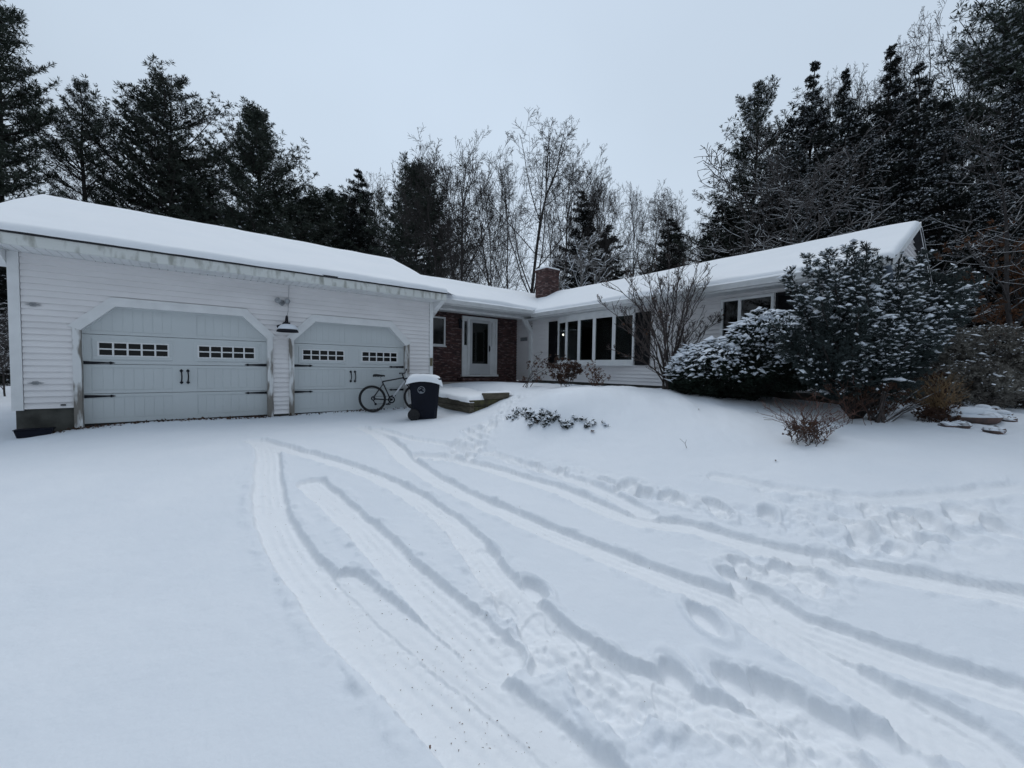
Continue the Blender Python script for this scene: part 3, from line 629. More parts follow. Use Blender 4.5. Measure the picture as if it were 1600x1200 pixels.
def shutter(y0, y1, z0, z1):
    mb = MB(); x = XW-.080
    mb.box(x, XW-.037, y0, y0+.05, z0, z1); mb.box(x, XW-.037, y1-.05, y1, z0, z1)
    for z in (z0, (z0+z1)/2-.03, z1-.06): mb.box(x+.001, XW-.037, y0+.05, y1-.05, z, z+.06)
    mb.box(XW-.045, XW-.038, y0+.05, y1-.05, z0, z1)
    n = 34
    for i in range(n):
        z = z0+.06+(z1-z0-.12)*i/n; mb.face([(x+.004, y0+.05, z), (x+.004, y1-.05, z), (x+.024, y1-.05, z+.04), (x+.024, y0+.05, z+.04)])
    part(mb, 'shutter', M['shutter'])
shutter(10.17, 10.58, 1.30, 2.80); shutter(6.46, 6.93, 1.25, 2.76); shutter(2.93, 3.38, 1.34, 2.83)
# chimney
mb = MB(); mb.box(11.05, 11.75, 12.05, 12.72, 3.5, 5.13); ch = part(mb, 'chimney', M['brick'])
mb = MB(); mb.box(11.01, 11.79, 12.01, 12.76, 5.13, 5.20); mb.build('cap', M['brick'], ch)
mb = MB(); mb.box(11.02, 11.78, 12.02, 12.75, 5.201, 5.275); mb.build('chimney_snow', M['roofsnow'], ch, bevel=.03)
# barn light over the pier
bl = empty('barn_light'); bl.parent = house; c = (1.425, 9.72)
mb = MB(); mb.lathe([(.0, .105), (.05, .105), (.055, .05), (.075, .035), (.15, .0), (.205, -.075), (.212, -.10), (.205, -.10), (.19, -.07), (.0, -.02)], (c[0], c[1], 1.915), 'z', 28); mb.build('shade', M['iron'], bl, smooth=True)
mb = MB(); mb.tube([(c[0], YG-.02, 2.0), (c[0], 9.98, 2.02), (c[0], 9.93, 2.11), (c[0], 9.87, 2.165), (c[0], 9.79, 2.165), (c[0], 9.735, 2.11), (c[0], 9.72, 2.0)], .016, 8); mb.lathe([(.0, -.03), (.06, -.025), (.06, 0), (.0, 0)], (c[0], YG-.0, 2.0), 'y', 16); mb.tube([(c[0]-.16, 9.86, 1.93), (c[0]-.11, 9.9, 1.95)], .035, 8); mb.build('gooseneck_arm', M['iron'], bl, smooth=True)
mb = MB(); mb.lathe([(.055, .055), (.08, .062), (.13, .045), (.175, .0), (.195, -.045), (.19, -.052), (.15, -.004), (.075, .03), (.05, .045)], (c[0]+.005, c[1], 1.92), 'z', 28); mb.build('snow_cap', M['leafsnow'], bl, smooth=True)
mb = MB()
for dx in (-.09, .09): mb.lathe([(.0, .0), (.05, -.0), (.06, -.07), (.045, -.11), (.0, -.10)], (1.36+dx, YG-.065, 2.50), 'y', 12)
mb.lathe([(.0, -.02), (.06, -.02), (.065, .03), (0, .03)], (1.36, YG-.02, 2.47), 'y', 12); mb.tube([(1.27, YG-.05, 2.5), (1.36, YG-.06, 2.46), (1.45, YG-.05, 2.5)], .012, 6); mb.tube([(1.36, YG-.05, 2.46), (1.36, YG-.06, 2.40)], .022, 6)
mb.tube([(1.50, YG-.040, 2.86), (1.48, YG-.040, 2.3), (1.43, YG-.040, 2.05)], .004, 4)
part(mb, 'floodlight', mat('dull_white_metal', (.36, .38, .40), .5, var=.4, scale=20), smooth=True)
for z in (2.04, .75):
    mb = MB(); mb.prism([(-2.30, z), (-2.25, z+.012), (-2.235, z+.028), (-2.18, z+.028), (-2.165, z+.012), (-2.11, z), (-2.165, z-.012), (-2.18, z-.028), (-2.235, z-.028), (-2.25, z-.012)], 'y', YG-.045, YG-.030); mb.tube([(-2.24, YG-.045, z), (-2.21, YG-.06, z), (-2.18, YG-.03, z)], .009, 6)
    part(mb, 'wall_bracket', mat('grey_metal', (.25, .26, .27), .5))
mb = MB(); mb.box(-1.935, -1.875, YG-.045, YG-.030, .363, .385); part(mb, 'small_plate', M['iron'])
mb = MB(); mb.box(4.90, 4.97, YG-.06, YG-.026, 1.14, 1.36); mb.box(4.915, 4.955, YG-.075, YG-.06, 1.28, 1.34); part(mb, 'door_keypad', mat('tan_plastic', (.14, .12, .07), .6))
# entry lantern, house plaque, downspout
ln = empty('entry_lantern'); ln.parent = house
mb = MB(); mb.lathe([(.0, .22), (.03, .20), (.085, .10), (.085, .09), (.06, .09), (.05, -.12), (.065, -.12), (.065, -.15), (.0, -.17)], (7.23, YB-.13, 2.66), 'z', 8); mb.tube([(7.23, YB, 2.80), (7.23, YB-.06, 2.86), (7.23, YB-.13, 2.86)], .012, 6); mb.build('lantern_body', M['iron'], ln)
mb = MB(); mb.ell((7.23, YB-.13, 2.775), (.06, .06, .02), 8, 4); mb.build('snow_cap', M['leafsnow'], ln, smooth=True)
mb = MB(); mb.box(XW-.060, XW-.04, 11.82, 12.22, 2.18, 2.32); part(mb, 'house_plaque', mat('grey_plaque', (.26, .27, .28), .6, var=.5, scale=25))
mb = MB(); mb.box(XW-.10, XW-.02, 1.48, 1.59, .40, 2.6); mb.box(XW-.105, XW-.015, 1.475, 1.595, 1.25, 1.28); mb.prism([(XW-.10, 2.6), (XW-.02, 2.6), (9.46, 2.98), (9.40, 2.98)], 'y', 1.48, 1.59)
part(mb, 'downspout', mat('blue_grey_downspout', (.22, .26, .32), .4))
mb = MB(); mb.box(XW-.03, XW+.06, 1.62, 1.75, .42, WZ-.01); mb.box(XW-.16, XW-.02, 1.78, 2.0, .62, 1.3); part(mb, 'meter_box', mat('grey_meter_box', (.20, .21, .20), .6, var=.3))
pl = tag(empty('pendant_lamp', (11.0, 11.5, 0)), 'lit white pendant bulb glowing inside the bow window', 'lamp')
p = ray(880, 523); p = p*(11.1/p[0]); pl.location = (p[0], p[1], p[2]+H)
mb = MB(); mb.ell((0, 0, 0), (.034, .034, .045), 12, 8); mb.build('bulb', M['bulb'], pl, smooth=True)
mb = MB(); mb.tube([(0, 0, .06), (0, 0, 2.9-p[2]-H)], .008, 5); mb.lathe([(.0, .10), (.03, .09), (.035, .055), (.0, .05)], (0, 0, 0), 'z', 10); mb.build('cord', M['iron'], pl)
# ---------------------------------------------------------------- things on the ground
def unit(a): return a/np.maximum(np.linalg.norm(a, axis=-1, keepdims=True), 1e-9)
def tufts(C, D, S, k, wid, spread, rng, up=0.0):
    """k narrow leaf triangles around each centre C, along D, length S"""
    n = len(C); C = np.repeat(C, k, 0); D = np.repeat(D, k, 0); S = np.repeat(S, k)*rng.uniform(.6, 1.15, n*k)
    d = unit(D+spread*rng.normal(size=(n*k, 3))+np.array([0, 0, up])); p = unit(np.cross(d, rng.normal(size=(n*k, 3)))); w = (wid*rng.uniform(.6, 1.3, n*k)*S)[:, None]
    s = S[:, None]; st = C+d*s*.10
    return np.stack([st+p*w*.35-d*0, C+d*s*.55-p*w, C+d*s], 1) if False else np.stack([C+p*w*.5, C+d*s*.6-p*w, C+d*s+p*w*.3], 1)
def flecks(C, S, k, rng, tilt=.35):
    """settled snow: k small near-level patches on top of each centre"""
    n = len(C); C = np.repeat(C, k, 0)+rng.normal(size=(n*k, 3))*np.repeat(S, k)[:, None]*np.array([.45, .45, .12]); S = np.repeat(S, k)*rng.uniform(.5, 1.2, n*k)
    a = unit(rng.normal(size=(n*k, 3))*np.array([1, 1, tilt])); b = unit(np.cross(a, np.array([0, 0, 1.])+tilt*rng.normal(size=(n*k, 3)))); s = S[:, None]
    return np.stack([C-a*s*.6, C+a*s*.5-b*s*.4, C+a*s*.2+b*s*.55], 1)
def blobs(C, S, rng, squash=.55, D=None, stretch=1.0):
    """small closed lumps of snow (8-faced, uneven)"""
    n = len(C); base8 = np.array([[1,0,0],[0,1,0],[-1,0,0],[0,-1,0],[0,0,1],[0,0,-.6]]); P = base8[None]*rng.uniform(.45, 1.5, (n, 6, 1))*np.array([1, .8, squash])+np.stack([np.zeros((n, 6)), np.zeros((n, 6)), base8[None, :, 0]*rng.normal(size=(n, 1))*.45], -1)
    a = rng.uniform(0, 6.28, n)
    if D is not None: a = np.arctan2(D[:, 1], D[:, 0]); P = P*np.array([stretch, 1, 1])
    c, s = np.cos(a)[:, None], np.sin(a)[:, None]; X = P[..., 0]*c-P[..., 1]*s; Y = P[..., 0]*s+P[..., 1]*c; P = np.stack([X, Y, P[..., 2]], -1)
    P = P*S[:, None, None]+C[:, None, :]; T = [(0,1,4),(1,2,4),(2,3,4),(3,0,4),(1,0,5),(2,1,5),(3,2,5),(0,3,5)]
    return np.concatenate([P[:, t] for t in T], 0)
def foliage(name, parts, mats, parent):
    V = np.concatenate([p for p, _ in parts]); mi = np.concatenate([np.full(len(p), i) for p, i in parts]); return tri_obj(name, V, mi, mats, parent)
def conifer(seed, Ht=18, cb=.25, Rm=4.0, kind='pine', n_wh=30, nb=5, prof=None, ts=.32, k=9, sp=.33, snow=.1, trunks=1, m='pine', wid=.075, lean=0.0, bark='pinebark', droop=None):
    """trunk with limbs and a crown of needle tufts; returns the Empty"""
    rng = np.random.default_rng(seed); rd = random.Random(seed); root = empty('conifer_tree')
    tr = MB(); C = []; D = []; S = []; TP = []
    for q in range(trunks):
        off = Vector((rd.uniform(-.5, .5)*Rm*.35, rd.uniform(-.5, .5)*Rm*.35, 0)) if trunks > 1 else Vector((0, 0, 0)); hh = Ht*(1-.12*q)
        pts = [off*(.4+.6*i/10)+Vector((lean*i/10*hh*.1+rd.uniform(-.08, .08), rd.uniform(-.08, .08), hh*i/10)) for i in range(11)]; r0 = hh*.0125+.03
        tr.tube(pts, [r0*(1-.93*i/10) for i in range(11)], 8)
        TP.append((pts, hh, r0))
    for w in range(n_wh):
        pts, hh, r0 = TP[w % trunks]; t = (w+rd.random()*.8)/n_wh; h = hh*(cb+(1-cb)*t); f = h/hh*10; i0 = min(int(f), 9); base_p = pts[i0].lerp(pts[i0+1], f-i0)
        Lr = Rm*prof(t)
        for b in range(nb if t < .8 else max(3, nb-1)):
            L = Lr*rd.uniform(.55, 1.2)
            if L < .06: continue
            az = rd.uniform(0, 2*math.pi)
            if kind == 'pine': e0 = math.radians(rd.uniform(-2, 16)+t*38); curl = rd.uniform(.15, .45)
            else: e0 = math.radians(rd.uniform(-14, 10)+t*22); curl = rd.uniform(-.30, .02)
            if droop is not None: e0 += math.radians(droop)
            p = Vector(base_p); d = Vector((math.cos(az)*math.cos(e0), math.sin(az)*math.cos(e0), math.sin(e0))); ns = 7; seg = L/ns; line = [Vector(p)]
            for s in range(ns):
                d = (d+Vector((rd.uniform(-.12, .12), rd.uniform(-.12, .12), curl*.22+rd.uniform(-.06, .06)))).normalized(); p = p+d*seg; line.append(Vector(p))
            tr.tube(line, [max(.010, (.010*L+.010)*(1-.85*s/ns)) for s in range(ns+1)], 4, cap=False)
            for s in range(1, ns+1):
                fr = s/ns
                if fr < .22: continue
                dd = (line[s]-line[s-1]).normalized(); side = dd.cross(Vector((0, 0, 1)))
                side = side.normalized() if side.length > .1 else Vector((1, 0, 0))
                for sg in (-1, 1):
                    sl = (.30*L*(1-fr*.75)+min(.25, L*.35))*rd.uniform(.5, 1.15); sd = (dd*.65+side*sg*rd.uniform(.5, 1.1)+Vector((0, 0, rd.uniform(-.1, .28) if kind == 'pine' else rd.uniform(-.28, .08)))).normalized()
                    nn = max(1, int(sl/sp+.5)); q0 = line[s]
                    if sl > .5: tr.tube([q0, q0+sd*sl], [.010, .006], 3, cap=False)
                    for z in range(nn):
                        q = q0+sd*(sl*(z+.7)/nn)+Vector((rd.uniform(-.08, .08),)*3)
                        C.append(tuple(q)); D.append((sd.x, sd.y, sd.z+(.30 if kind == 'pine' else -.10))); S.append(ts*rd.uniform(.75, 1.25)*min(1, .4+.5*L))
                C.append(tuple(line[s])); D.append(tuple(dd)); S.append(ts*min(1, .4+.5*L))
    C = np.array(C); D = unit(np.array(D)); S = np.array(S)
    fl = [(tufts(C, D, S, k, wid*(1 if kind == 'pine' else 1.5), 1.0 if kind == 'pine' else .8, rng), 0)]
    if snow > 0:
        sel = rng.random(len(C)) < snow*np.clip(vnoise(C[:, 0]*.8+C[:, 2]*.6, C[:, 1]*.8+C[:, 2]*.5, seed)*2.2-.1, 0, 1.6)
        fl.append((flecks(C[sel]+np.array([0, 0, .18])*S[sel][:, None]+D[sel]*S[sel][:, None]*.5, S[sel]*.42, 5, rng), 1))
    tr.build('trunk', M[bark], root); foliage('crown', fl, [M[m], M['leafsnow']], root); root['H0'] = float(C[:, 2].max()+.15); root['R0'] = Rm
    return root
def bare_tree(seed, Ht=15, fork=.3, nlead=3, ang=26, r0=.16, mt='bark', levels=4, tw=.0075, wiggle=.10, upness=.10, first=.3):
    rd = random.Random(seed); root = empty('bare_tree'); mb = MB(); cr = MB()
    def grow(p, d, L, r, lv):
        ns = 7 if lv == 0 else 5 if lv < 3 else 3; seg = L/ns; line = [Vector(p)]; dirs = []; d = Vector(d)
        for s in range(ns):
            wg = wiggle*(.35 if lv == 0 else 1); d = (d+Vector((rd.gauss(0, wg), rd.gauss(0, wg), upness*(.6 if 0 < lv < 3 else .15)))).normalized(); p = p+d*seg; line.append(Vector(p)); dirs.append(Vector(d))
        rads = [max(tw, r*(1-.62*s/ns)) for s in range(ns+1)]
        (mb if lv < 1 else cr).tube(line, rads, 8 if r > .08 else 5 if r > .025 else 3, cap=False)
        if lv >= levels: return
        nch = (12, 7, 6, 5)[min(lv, 3)]+rd.randint(-1, 1); st = first if lv == 0 else .2
        for c in range(nch):
            f = st+(1-st)*(c+rd.random())/nch; i = min(int(f*ns), ns-1); q = line[i].lerp(line[i+1], f*ns-i); dd = dirs[i]
            a = math.radians(rd.uniform(ang*.7, ang*1.6)*(1.0 if lv < 2 else 1.35)); ax = dd.cross(Vector((rd.gauss(0, 1), rd.gauss(0, 1), rd.gauss(0, 1)))); ax = ax.normalized() if ax.length > .01 else Vector((1, 0, 0))
            nd = dd.copy(); nd.rotate(Matrix.Rotation(a, 3, ax)); l2 = L*(.62 if lv == 0 else .52)*(1.12-.55*f)*rd.uniform(.7, 1.15)
            grow(q, nd, l2, max(tw, rads[i]*rd.uniform(.34, .52)), lv+1)
        if lv == 0:   # the leader splits at the top
            for c in range(nlead):
                a = math.radians(rd.uniform(8, 26)); az = rd.uniform(0, 6.28); nd = (dirs[-1]+Vector((math.cos(az), math.sin(az), 0))*math.tan(a)).normalized(); grow(line[-1], nd, L*rd.uniform(.26, .38), rads[-1]*.8, 1)
    L0 = Ht*.68; grow(Vector((0, 0, -.2)), Vector((rd.uniform(-.05, .05), rd.uniform(-.05, .05), 1)), L0, r0, 0)
    mb.build('trunk', M[mt], root); cr.build('branches', M[mt], root); zs = max(v[2] for v in cr.v); root['H0'] = zs
    return root
def place(root, u, v, D, label, cat='tree', group=None, first=[None], wid=1.0, rz=None, name=None, z=None):
    """stand a tree so that its top shows at picture point (u, v) at distance D"""
    used = root.get('used'); o = copy_tree(root) if used else root; root['used'] = 1; o['used'] = 1
    p = at(u, hor(u), D); g = z if z is not None else (gz(p[0], p[1]) if math.hypot(p[0], p[1]) < 14 else .1); h = H+(hor(u)-v)/F*D-g; s = h/root['H0']
    o.location = (p[0], p[1], g-.05); o.scale = (s*wid, s*wid, s); o.rotation_euler = (0, 0, rz if rz is not None else random.uniform(0, 6.28))
    for kx in ('H0', 'R0', 'used'):
        pass
    if name: o.name = name
    return tag(o, label, cat, group)
# --- pines and hemlocks
pk = dict(ts=.25, k=14, sp=.26, wid=.12)
pA = conifer(11, 20, .12, 6.0, prof=lambda t: (1-t)**.60*(.78+.22*math.sin(9*t))+.04, n_wh=44, nb=6, **pk)
pB = conifer(12, 19, .44, 5.2, prof=lambda t: (1.0-.15*math.cos(7*t))*(1-t**2.2)**.9*.92+.05, n_wh=36, nb=6, trunks=3, **pk)
pC = conifer(13, 17, .40, 5.2, prof=lambda t: (1-t)**.55*(.8+.25*math.sin(14*t))+.05, n_wh=30, nb=6, **pk)
pD = conifer(14, 18, .22, 4.2, prof=lambda t: (1-t)**.55*(.75+.3*math.sin(11*t+1))+.06, n_wh=32, nb=5, ts=.24, k=12, sp=.36, wid=.10)
pE = conifer(15, 14, .46, 4.6, prof=lambda t: (1-t**2.0)**.8*(.85+.15*math.sin(8*t))+.05, n_wh=24, nb=6, **pk)
pF = conifer(16, 17, .22, 5.4, prof=lambda t: (1-t)**.8*(.68+.42*math.sin(30*t))+.05, n_wh=34, nb=5, ts=.24, k=13, sp=.25, wid=.10, snow=.30, droop=-6)
pG = conifer(17, 18, .15, 6.2, prof=lambda t: (1-t)**.45*(.8+.25*math.sin(13*t))+.05, n_wh=40, nb=6, snow=.6, ts=.26, k=14, sp=.25, wid=.10)
hk = dict(ts=.22, k=11, sp=.26, m='hemlock', wid=.12)
hA = conifer(21, 15, .04, 4.0, 'hemlock', 46, 6, lambda t: (1-t)**.8*(.8+.2*math.sin(23*t))+.008, snow=.14, **hk)
hB = conifer(22, 16, .03, 4.8, 'hemlock', 50, 6, lambda t: (1-t)**.85*(.78+.24*math.sin(19*t))+.01, snow=.65, **hk)
hC = conifer(23, 14, .03, 5.0, 'hemlock', 44, 6, lambda t: (1-t)**.95*(.85+.2*math.sin(15*t))+.008, snow=.9, **hk)
for r, nm in ((pA,'pine_tree'),(pB,'pine_tree'),(pC,'pine_tree'),(pD,'pine_tree'),(pE,'pine_tree'),(pF,'pine_tree'),(pG,'pine_tree'),(hA,'hemlock_tree'),(hB,'hemlock_tree'),(hC,'hemlock_tree')): r.name = nm
place(pA, 12, 14, 24, 'tallest dark pine at the left edge, its crown reaching the picture top', rz=.4)
place(pD, 138, 128, 27, 'thin ragged pine between the tallest left pine and the three-trunked pine', rz=2)
place(pB, 283, 122, 31, 'broad flat-topped pine with several bare trunks behind the garage roof', rz=1.2)
place(pC, 408, 172, 31, 'spreading pine with tiered lower limbs, right of the three-trunked pine', rz=3.3)
place(pE, 648, 256, 34, 'round-crowned pine on a bare trunk above the end of the garage roof', rz=.9)
place(pF, 1168, 138, 25, 'layered pale-edged pine standing at the left end of the dark woods', rz=2.4)
place(pG, 1595, -95, 17, 'huge snow-dusted pine leaning over the top right corner', rz=5.0, z=.3)
place(hA, 562, 268, 37, 'narrow dark hemlock between the tiered pine and the round-crowned pine', wid=.95)
place(hA, 905, 300, 31, 'pointed dark hemlock just right of the brick chimney', wid=.95)
place(hA, 945, 352, 33, 'short dark hemlock at the right foot of the one by the chimney', wid=1.2)
place(hA, 1042, 342, 29, 'squat dark hemlock above the middle of the wing roof', wid=1.2)
place(pE, 522, 300, 42, 'small soft pine in the gap left of the narrow dark hemlock', wid=1.3)
place(pC, 470, 300, 38, 'low dark pine under the lower limbs of the tiered pine', wid=1.4)
place(pE, 345, 325, 40, 'low pine showing between the broad pine and the tiered pine', wid=1.6)
place(hB, 1252, 106, 23, 'spiky-topped dark hemlock right of the layered pine', wid=.85, rz=.3)
place(hB, 1218, 190, 21, 'hemlock tucked against the right side of the layered pine', wid=.9, rz=1.5)
place(hB, 1300, 118, 20, 'second tall hemlock from the layered pine, leaning on the spiky-topped one', wid=.8, rz=2.5)
place(hB, 1368, 82, 19, 'tall pointed hemlock in the middle of the dark right-hand woods', wid=.85, rz=3.2)
place(hB, 1412, 108, 17, 'hemlock beside the bare-topped tree in the right-hand woods', wid=.9, rz=4.4)
place(hC, 1335, 200, 15.5, 'wide snow-flecked hemlock above the middle of the gable end roof', wid=.9, rz=.8)
place(hC, 1455, 165, 14.5, 'snow-laden hemlock under the huge leaning pine', wid=.85, rz=1.9)
place(hC, 1262, 245, 17, 'snow-flecked hemlock low above the wing roof', wid=.9, rz=2.8)
place(hC, 1560, 140, 14, 'white-dusted hemlock at the right edge below the huge pine', wid=.8, rz=3.7)
place(hC, 1530, 260, 12.6, 'low snow-laden hemlock behind the gable end', wid=.9, rz=5.1, z=.4)
place(hA, 1185, 300, 22, 'low dark hemlock below the layered pine', wid=1.3)
place(hA, 1120, 320, 26, 'small dark hemlock at the left foot of the layered pine', wid=1.5)
place(hC, 1640, 215, 12.5, 'snow-dusted hemlock cut off by the right picture edge', wid=1.0, rz=.2, z=.4)
# --- bare trees
bA = bare_tree(31, 16, nlead=4, ang=34, r0=.13, upness=.09, first=.28); bB = bare_tree(32, 15, nlead=4, ang=28, r0=.11, first=.2, upness=.09); bC = bare_tree(33, 15, nlead=3, ang=30, r0=.10, first=.25)
bD = bare_tree(34, 14, nlead=3, ang=26, r0=.09, first=.3, levels=4); bE = bare_tree(35, 15, nlead=2, ang=40, r0=.11, wiggle=.15, first=.2)
for a in [(bB, 735, 188, 27, 'many-limbed bare tree left of the tallest bare tree', 1.15), (bA, 818, 165, 26, 'tallest bare tree, straight above the valley of the roofs', 1.1), (bB, 893, 208, 30, 'bare tree with a fan of upright limbs behind the chimney hemlock', .95),
          (bC, 690, 212, 29, 'bare tree rising between the round-crowned pine and the many-limbed tree', 1.0), (bC, 955, 250, 32, 'bare tree right of the fan of upright limbs', .9), (bE, 1000, 268, 33, 'thin bare tree above the left half of the wing roof', .9),
          (bB, 785, 215, 30, 'upright bare tree overlapping the left limbs of the tallest bare tree', .6), (bD, 925, 225, 29, 'slim bare tree behind the right side of the fan of upright limbs', .7), (bC, 715, 235, 32, 'slim bare tree just left of the many-limbed tree', .7), (bB, 980, 258, 34, 'slim upright bare tree over the left part of the wing roof', .65), (bE, 1062, 278, 28, 'crooked bare tree with winding limbs left of the layered pine', 1.1), (bD, 770, 250, 33, 'slender bare tree between the two largest bare trees', .8), (bD, 855, 262, 33, 'slender bare tree close right of the tallest bare tree', .8),
          (bD, 640, 238, 38, 'thin bare tree behind the round-crowned pine', .9), (bC, 590, 270, 40, 'bare tree behind the narrow dark hemlock', .9), (bD, 1030, 288, 36, 'thin bare tree beside the crooked bare tree', .9),
          (bE, 1448, 32, 18.5, 'bare-topped tree against the sky beside the huge pine', .7), (bE, 1408, 75, 21, 'bare tree left of the bare-topped one in the right woods', .7), (bC, 1330, 110, 22, 'bare twiggy treetop between the hemlocks of the right woods', .6),
          (bC, 1265, 95, 25, 'wispy bare treetop behind the spiky-topped hemlock', .6), (bD, 1505, 15, 20, 'bare treetop poking out left of the huge leaning pine', .7), (bC, 250, 290, 34, 'bare tree low behind the broad pine', 1.1), (bD, 175, 230, 30, 'bare twiggy tree at the right of the ragged pine', 1.0), (bC, 330, 300, 33, 'bare tree between the broad pine and the tiered pine', 1.0)]:
    place(a[0], a[1], a[2]+(26 if 600 < a[1] < 1070 else 10), a[3], a[4], wid=a[5]*.9, group='bare trees behind the house')
for i in range(16):
    u = random.uniform(120, 1120); v = 318+random.uniform(-20, 50)-60*math.exp(-((u-830)/160)**2)
    place(random.choice([bB, bC, bD, bE, bA]), u, v, random.uniform(44, 66), 'slim bare tree far back in the woods behind the house', group='bare trees far behind the house', wid=random.uniform(.6, .95))
for i in range(9):
    u = random.choice([random.uniform(150, 560), random.uniform(1080, 1250)]); place(hA, u, random.uniform(315, 370), random.uniform(40, 56), 'dark hemlock far back in the woods', group='hemlocks far behind the house', wid=random.uniform(1.2, 1.8))
bP = bare_tree(41, 6, nlead=2, ang=36, r0=.07, mt='palebark', levels=3, tw=.012, first=.25); bP.name = 'birch_tree'
place(bP, 902, 352, 21, 'small pale snow-lit tree beside the chimney', wid=1.1)
bS = bare_tree(42, 8, nlead=2, ang=42, r0=.06, mt='snowbark', levels=3, tw=.008, wiggle=.13, upness=.05, first=.2)
for u, v, D, l in [(1250, 205, 13.5, 'bare tree with snow-lined limbs above the middle of the wing roof'), (1590, 185, 10.5, 'bare tree with long snow-lined limbs at the right edge'), (1180, 225, 17, 'bare tree with snow-lined limbs before the layered pine')]:
    place(bS, u, v, D, l, wid=1.2, group='snow-lined bare trees', z=.3)
# undergrowth left of the garage and along the wood edge
bU = bare_tree(43, 3.2, nlead=3, ang=34, r0=.03, mt='snowbark', levels=3, tw=.007, first=.1); bU.name = 'bare_bush'
for u, v, D, l in [(-10, 470, 11.5, 'brown bush left of the garage corner'), (6, 520, 12.5, 'thin bare bush close behind the garage corner'), (-45, 440, 13, 'tall bare bush cut off by the left edge')]:
    place(bU, u, v, D, l, 'bush', wid=1.4, group='bushes left of the garage')
for u, v, D, l in [(4, 395, 19, 'dark young hemlock behind the bushes left of the garage'), (-30, 330, 17, 'dark young hemlock at the left edge behind the bushes')]:
    place(hA, u, v, D, l, wid=1.3)
# --- timber retaining box by the entry
RXv = Vector((.79, -.612, 0)); FWv = Vector((.613, .79, 0))
rw = tag(empty('retaining_wall', (5.05, 8.1, 0)), 'mossy timber retaining wall holding a snowy bed beside the front step', 'retaining wall')
def rel(mb, o):
    lx, ly, lz = o; mb.v = [(a-lx, b-ly, c-lz) for a, b, c in mb.v]; return mb
for a in [('x', 5.10, 6.18, 8.03, .01, .165, 'moss'), ('x', 5.10, 6.2, 8.035, .172, .325, 'moss'), ('x', 5.40, 6.16, 8.03, .332, .485, 'wood'), ('x', 5.3, 6.2, 8.04, -.16, .0, 'moss'),
          ('y', 8.04, 10.02, 4.98, .02, .168, 'wood'), ('y', 8.05, 10.0, 4.985, .174, .325, 'wood'), ('y', 8.05, 10.0, 4.99, -.16, .012, 'wood')]:
    mb = MB()
    if a[0] == 'x': mb.box(a[1], a[2], a[3], a[3]+.15, a[4], a[5])
    else: mb.box(a[3], a[3]+.15, a[1], a[2], a[4], a[5])
    rel(mb, (5.05, 8.1, 0)).build('timber', M[a[6]], rw, bevel=.012)
def sheet(name, x0, x1, y0, y1, top, parent, org, nx=40, ny=50, drop=.10, edge=.16, m='roofsnow', rag=.05):
    """soft-edged snow pad over a rectangle; top(x,y) gives its height"""
    X, Y = np.meshgrid(np.linspace(x0, x1, nx), np.linspace(y0, y1, ny), indexing='ij'); d = np.minimum(np.minimum(X-x0, x1-X), np.minimum(Y-y0, y1-Y)); k = np.clip(d/edge, 0, 1)
    rim = d <= 1e-6; ox = rag*fbm(X*4, Y*4, 77, 3)*(1-k); oy = rag*fbm(X*4, Y*4, 78, 3)*(1-k); Z = top(X, Y)-drop*(1-np.sqrt(np.maximum(1-(1-k)**2, 0)))
    mb = MB(); mb.v = [(float(a-org[0]), float(b-org[1]), float(c-org[2])) for a, b, c in zip((X+ox).ravel(), (Y+oy).ravel(), Z.ravel())]
    for i in range(nx-1):
        for j in range(ny-1): mb.f.append((i*ny+j, (i+1)*ny+j, (i+1)*ny+j+1, i*ny+j+1)); mb.m.append(0)
    return mb.build(name, M[m], parent, smooth=True)
sheet('snow_cap', 4.95, 6.3, 8.06, 11.38, lambda X, Y: .415+.13*smooth(5.3, 5.6, X)*smooth(8.6, 8.0, Y)+.12*smooth(8.3, 11, Y)+.05*fbm(X*2, Y*2, 61, 3), rw, (5.05, 8.1, 0), drop=.12)
# --- wheeled bin
bp = at(664, 650, 9.25); bz = gz(bp[0], bp[1])-.02; bn = empty('wheeled_bin', (bp[0], bp[1], bz), math.radians(-28), 'navy wheeled rubbish bin with snow piled on its lid', 'bin')
def taper(mb, b, t, z0, z1, m=0, c=.06):
    def ring(w, d, z): return [(-w+c, -d, z), (w-c, -d, z), (w, -d+c, z), (w, d-c, z), (w-c, d, z), (-w+c, d, z), (-w, d-c, z), (-w, -d+c, z)]
    A, B = ring(*b, z0), ring(*t, z1)
    for i in range(8): mb.face([A[i], A[(i+1) % 8], B[(i+1) % 8], B[i]], m)
    mb.face(B, m); mb.face(A[::-1], m)
mb = MB(); taper(mb, (.27, .235), (.335, .285), .03, .86); taper(mb, (.345, .295), (.36, .31), .845, .93); mb.box(-.20, .0, -.262, -.25, .1, .22); mb.build('body', M['bin'], bn, bevel=.012)
mb = MB(); taper(mb, (.385, .325), (.375, .315), .932, .965); taper(mb, (.36, .30), (.30, .24), .9651, .995); mb.tube([(-.40, -.22, .95), (-.43, -.2, .95), (-.43, .2, .95), (-.40, .22, .95)], .018, 6); mb.build('lid', M['bin'], bn, bevel=.006)
sheet('snow_cap', -.42, .40, -.35, .345, lambda X, Y: 1.065-.10*(np.abs(X+.02)/.42)**3-.05*(np.abs(Y)/.33)**3-.03*X+.035*fbm(X*3.5, Y*3.5, 5, 3), bn, (0, 0, 0), 26, 24, drop=.115, edge=.09, rag=.045)
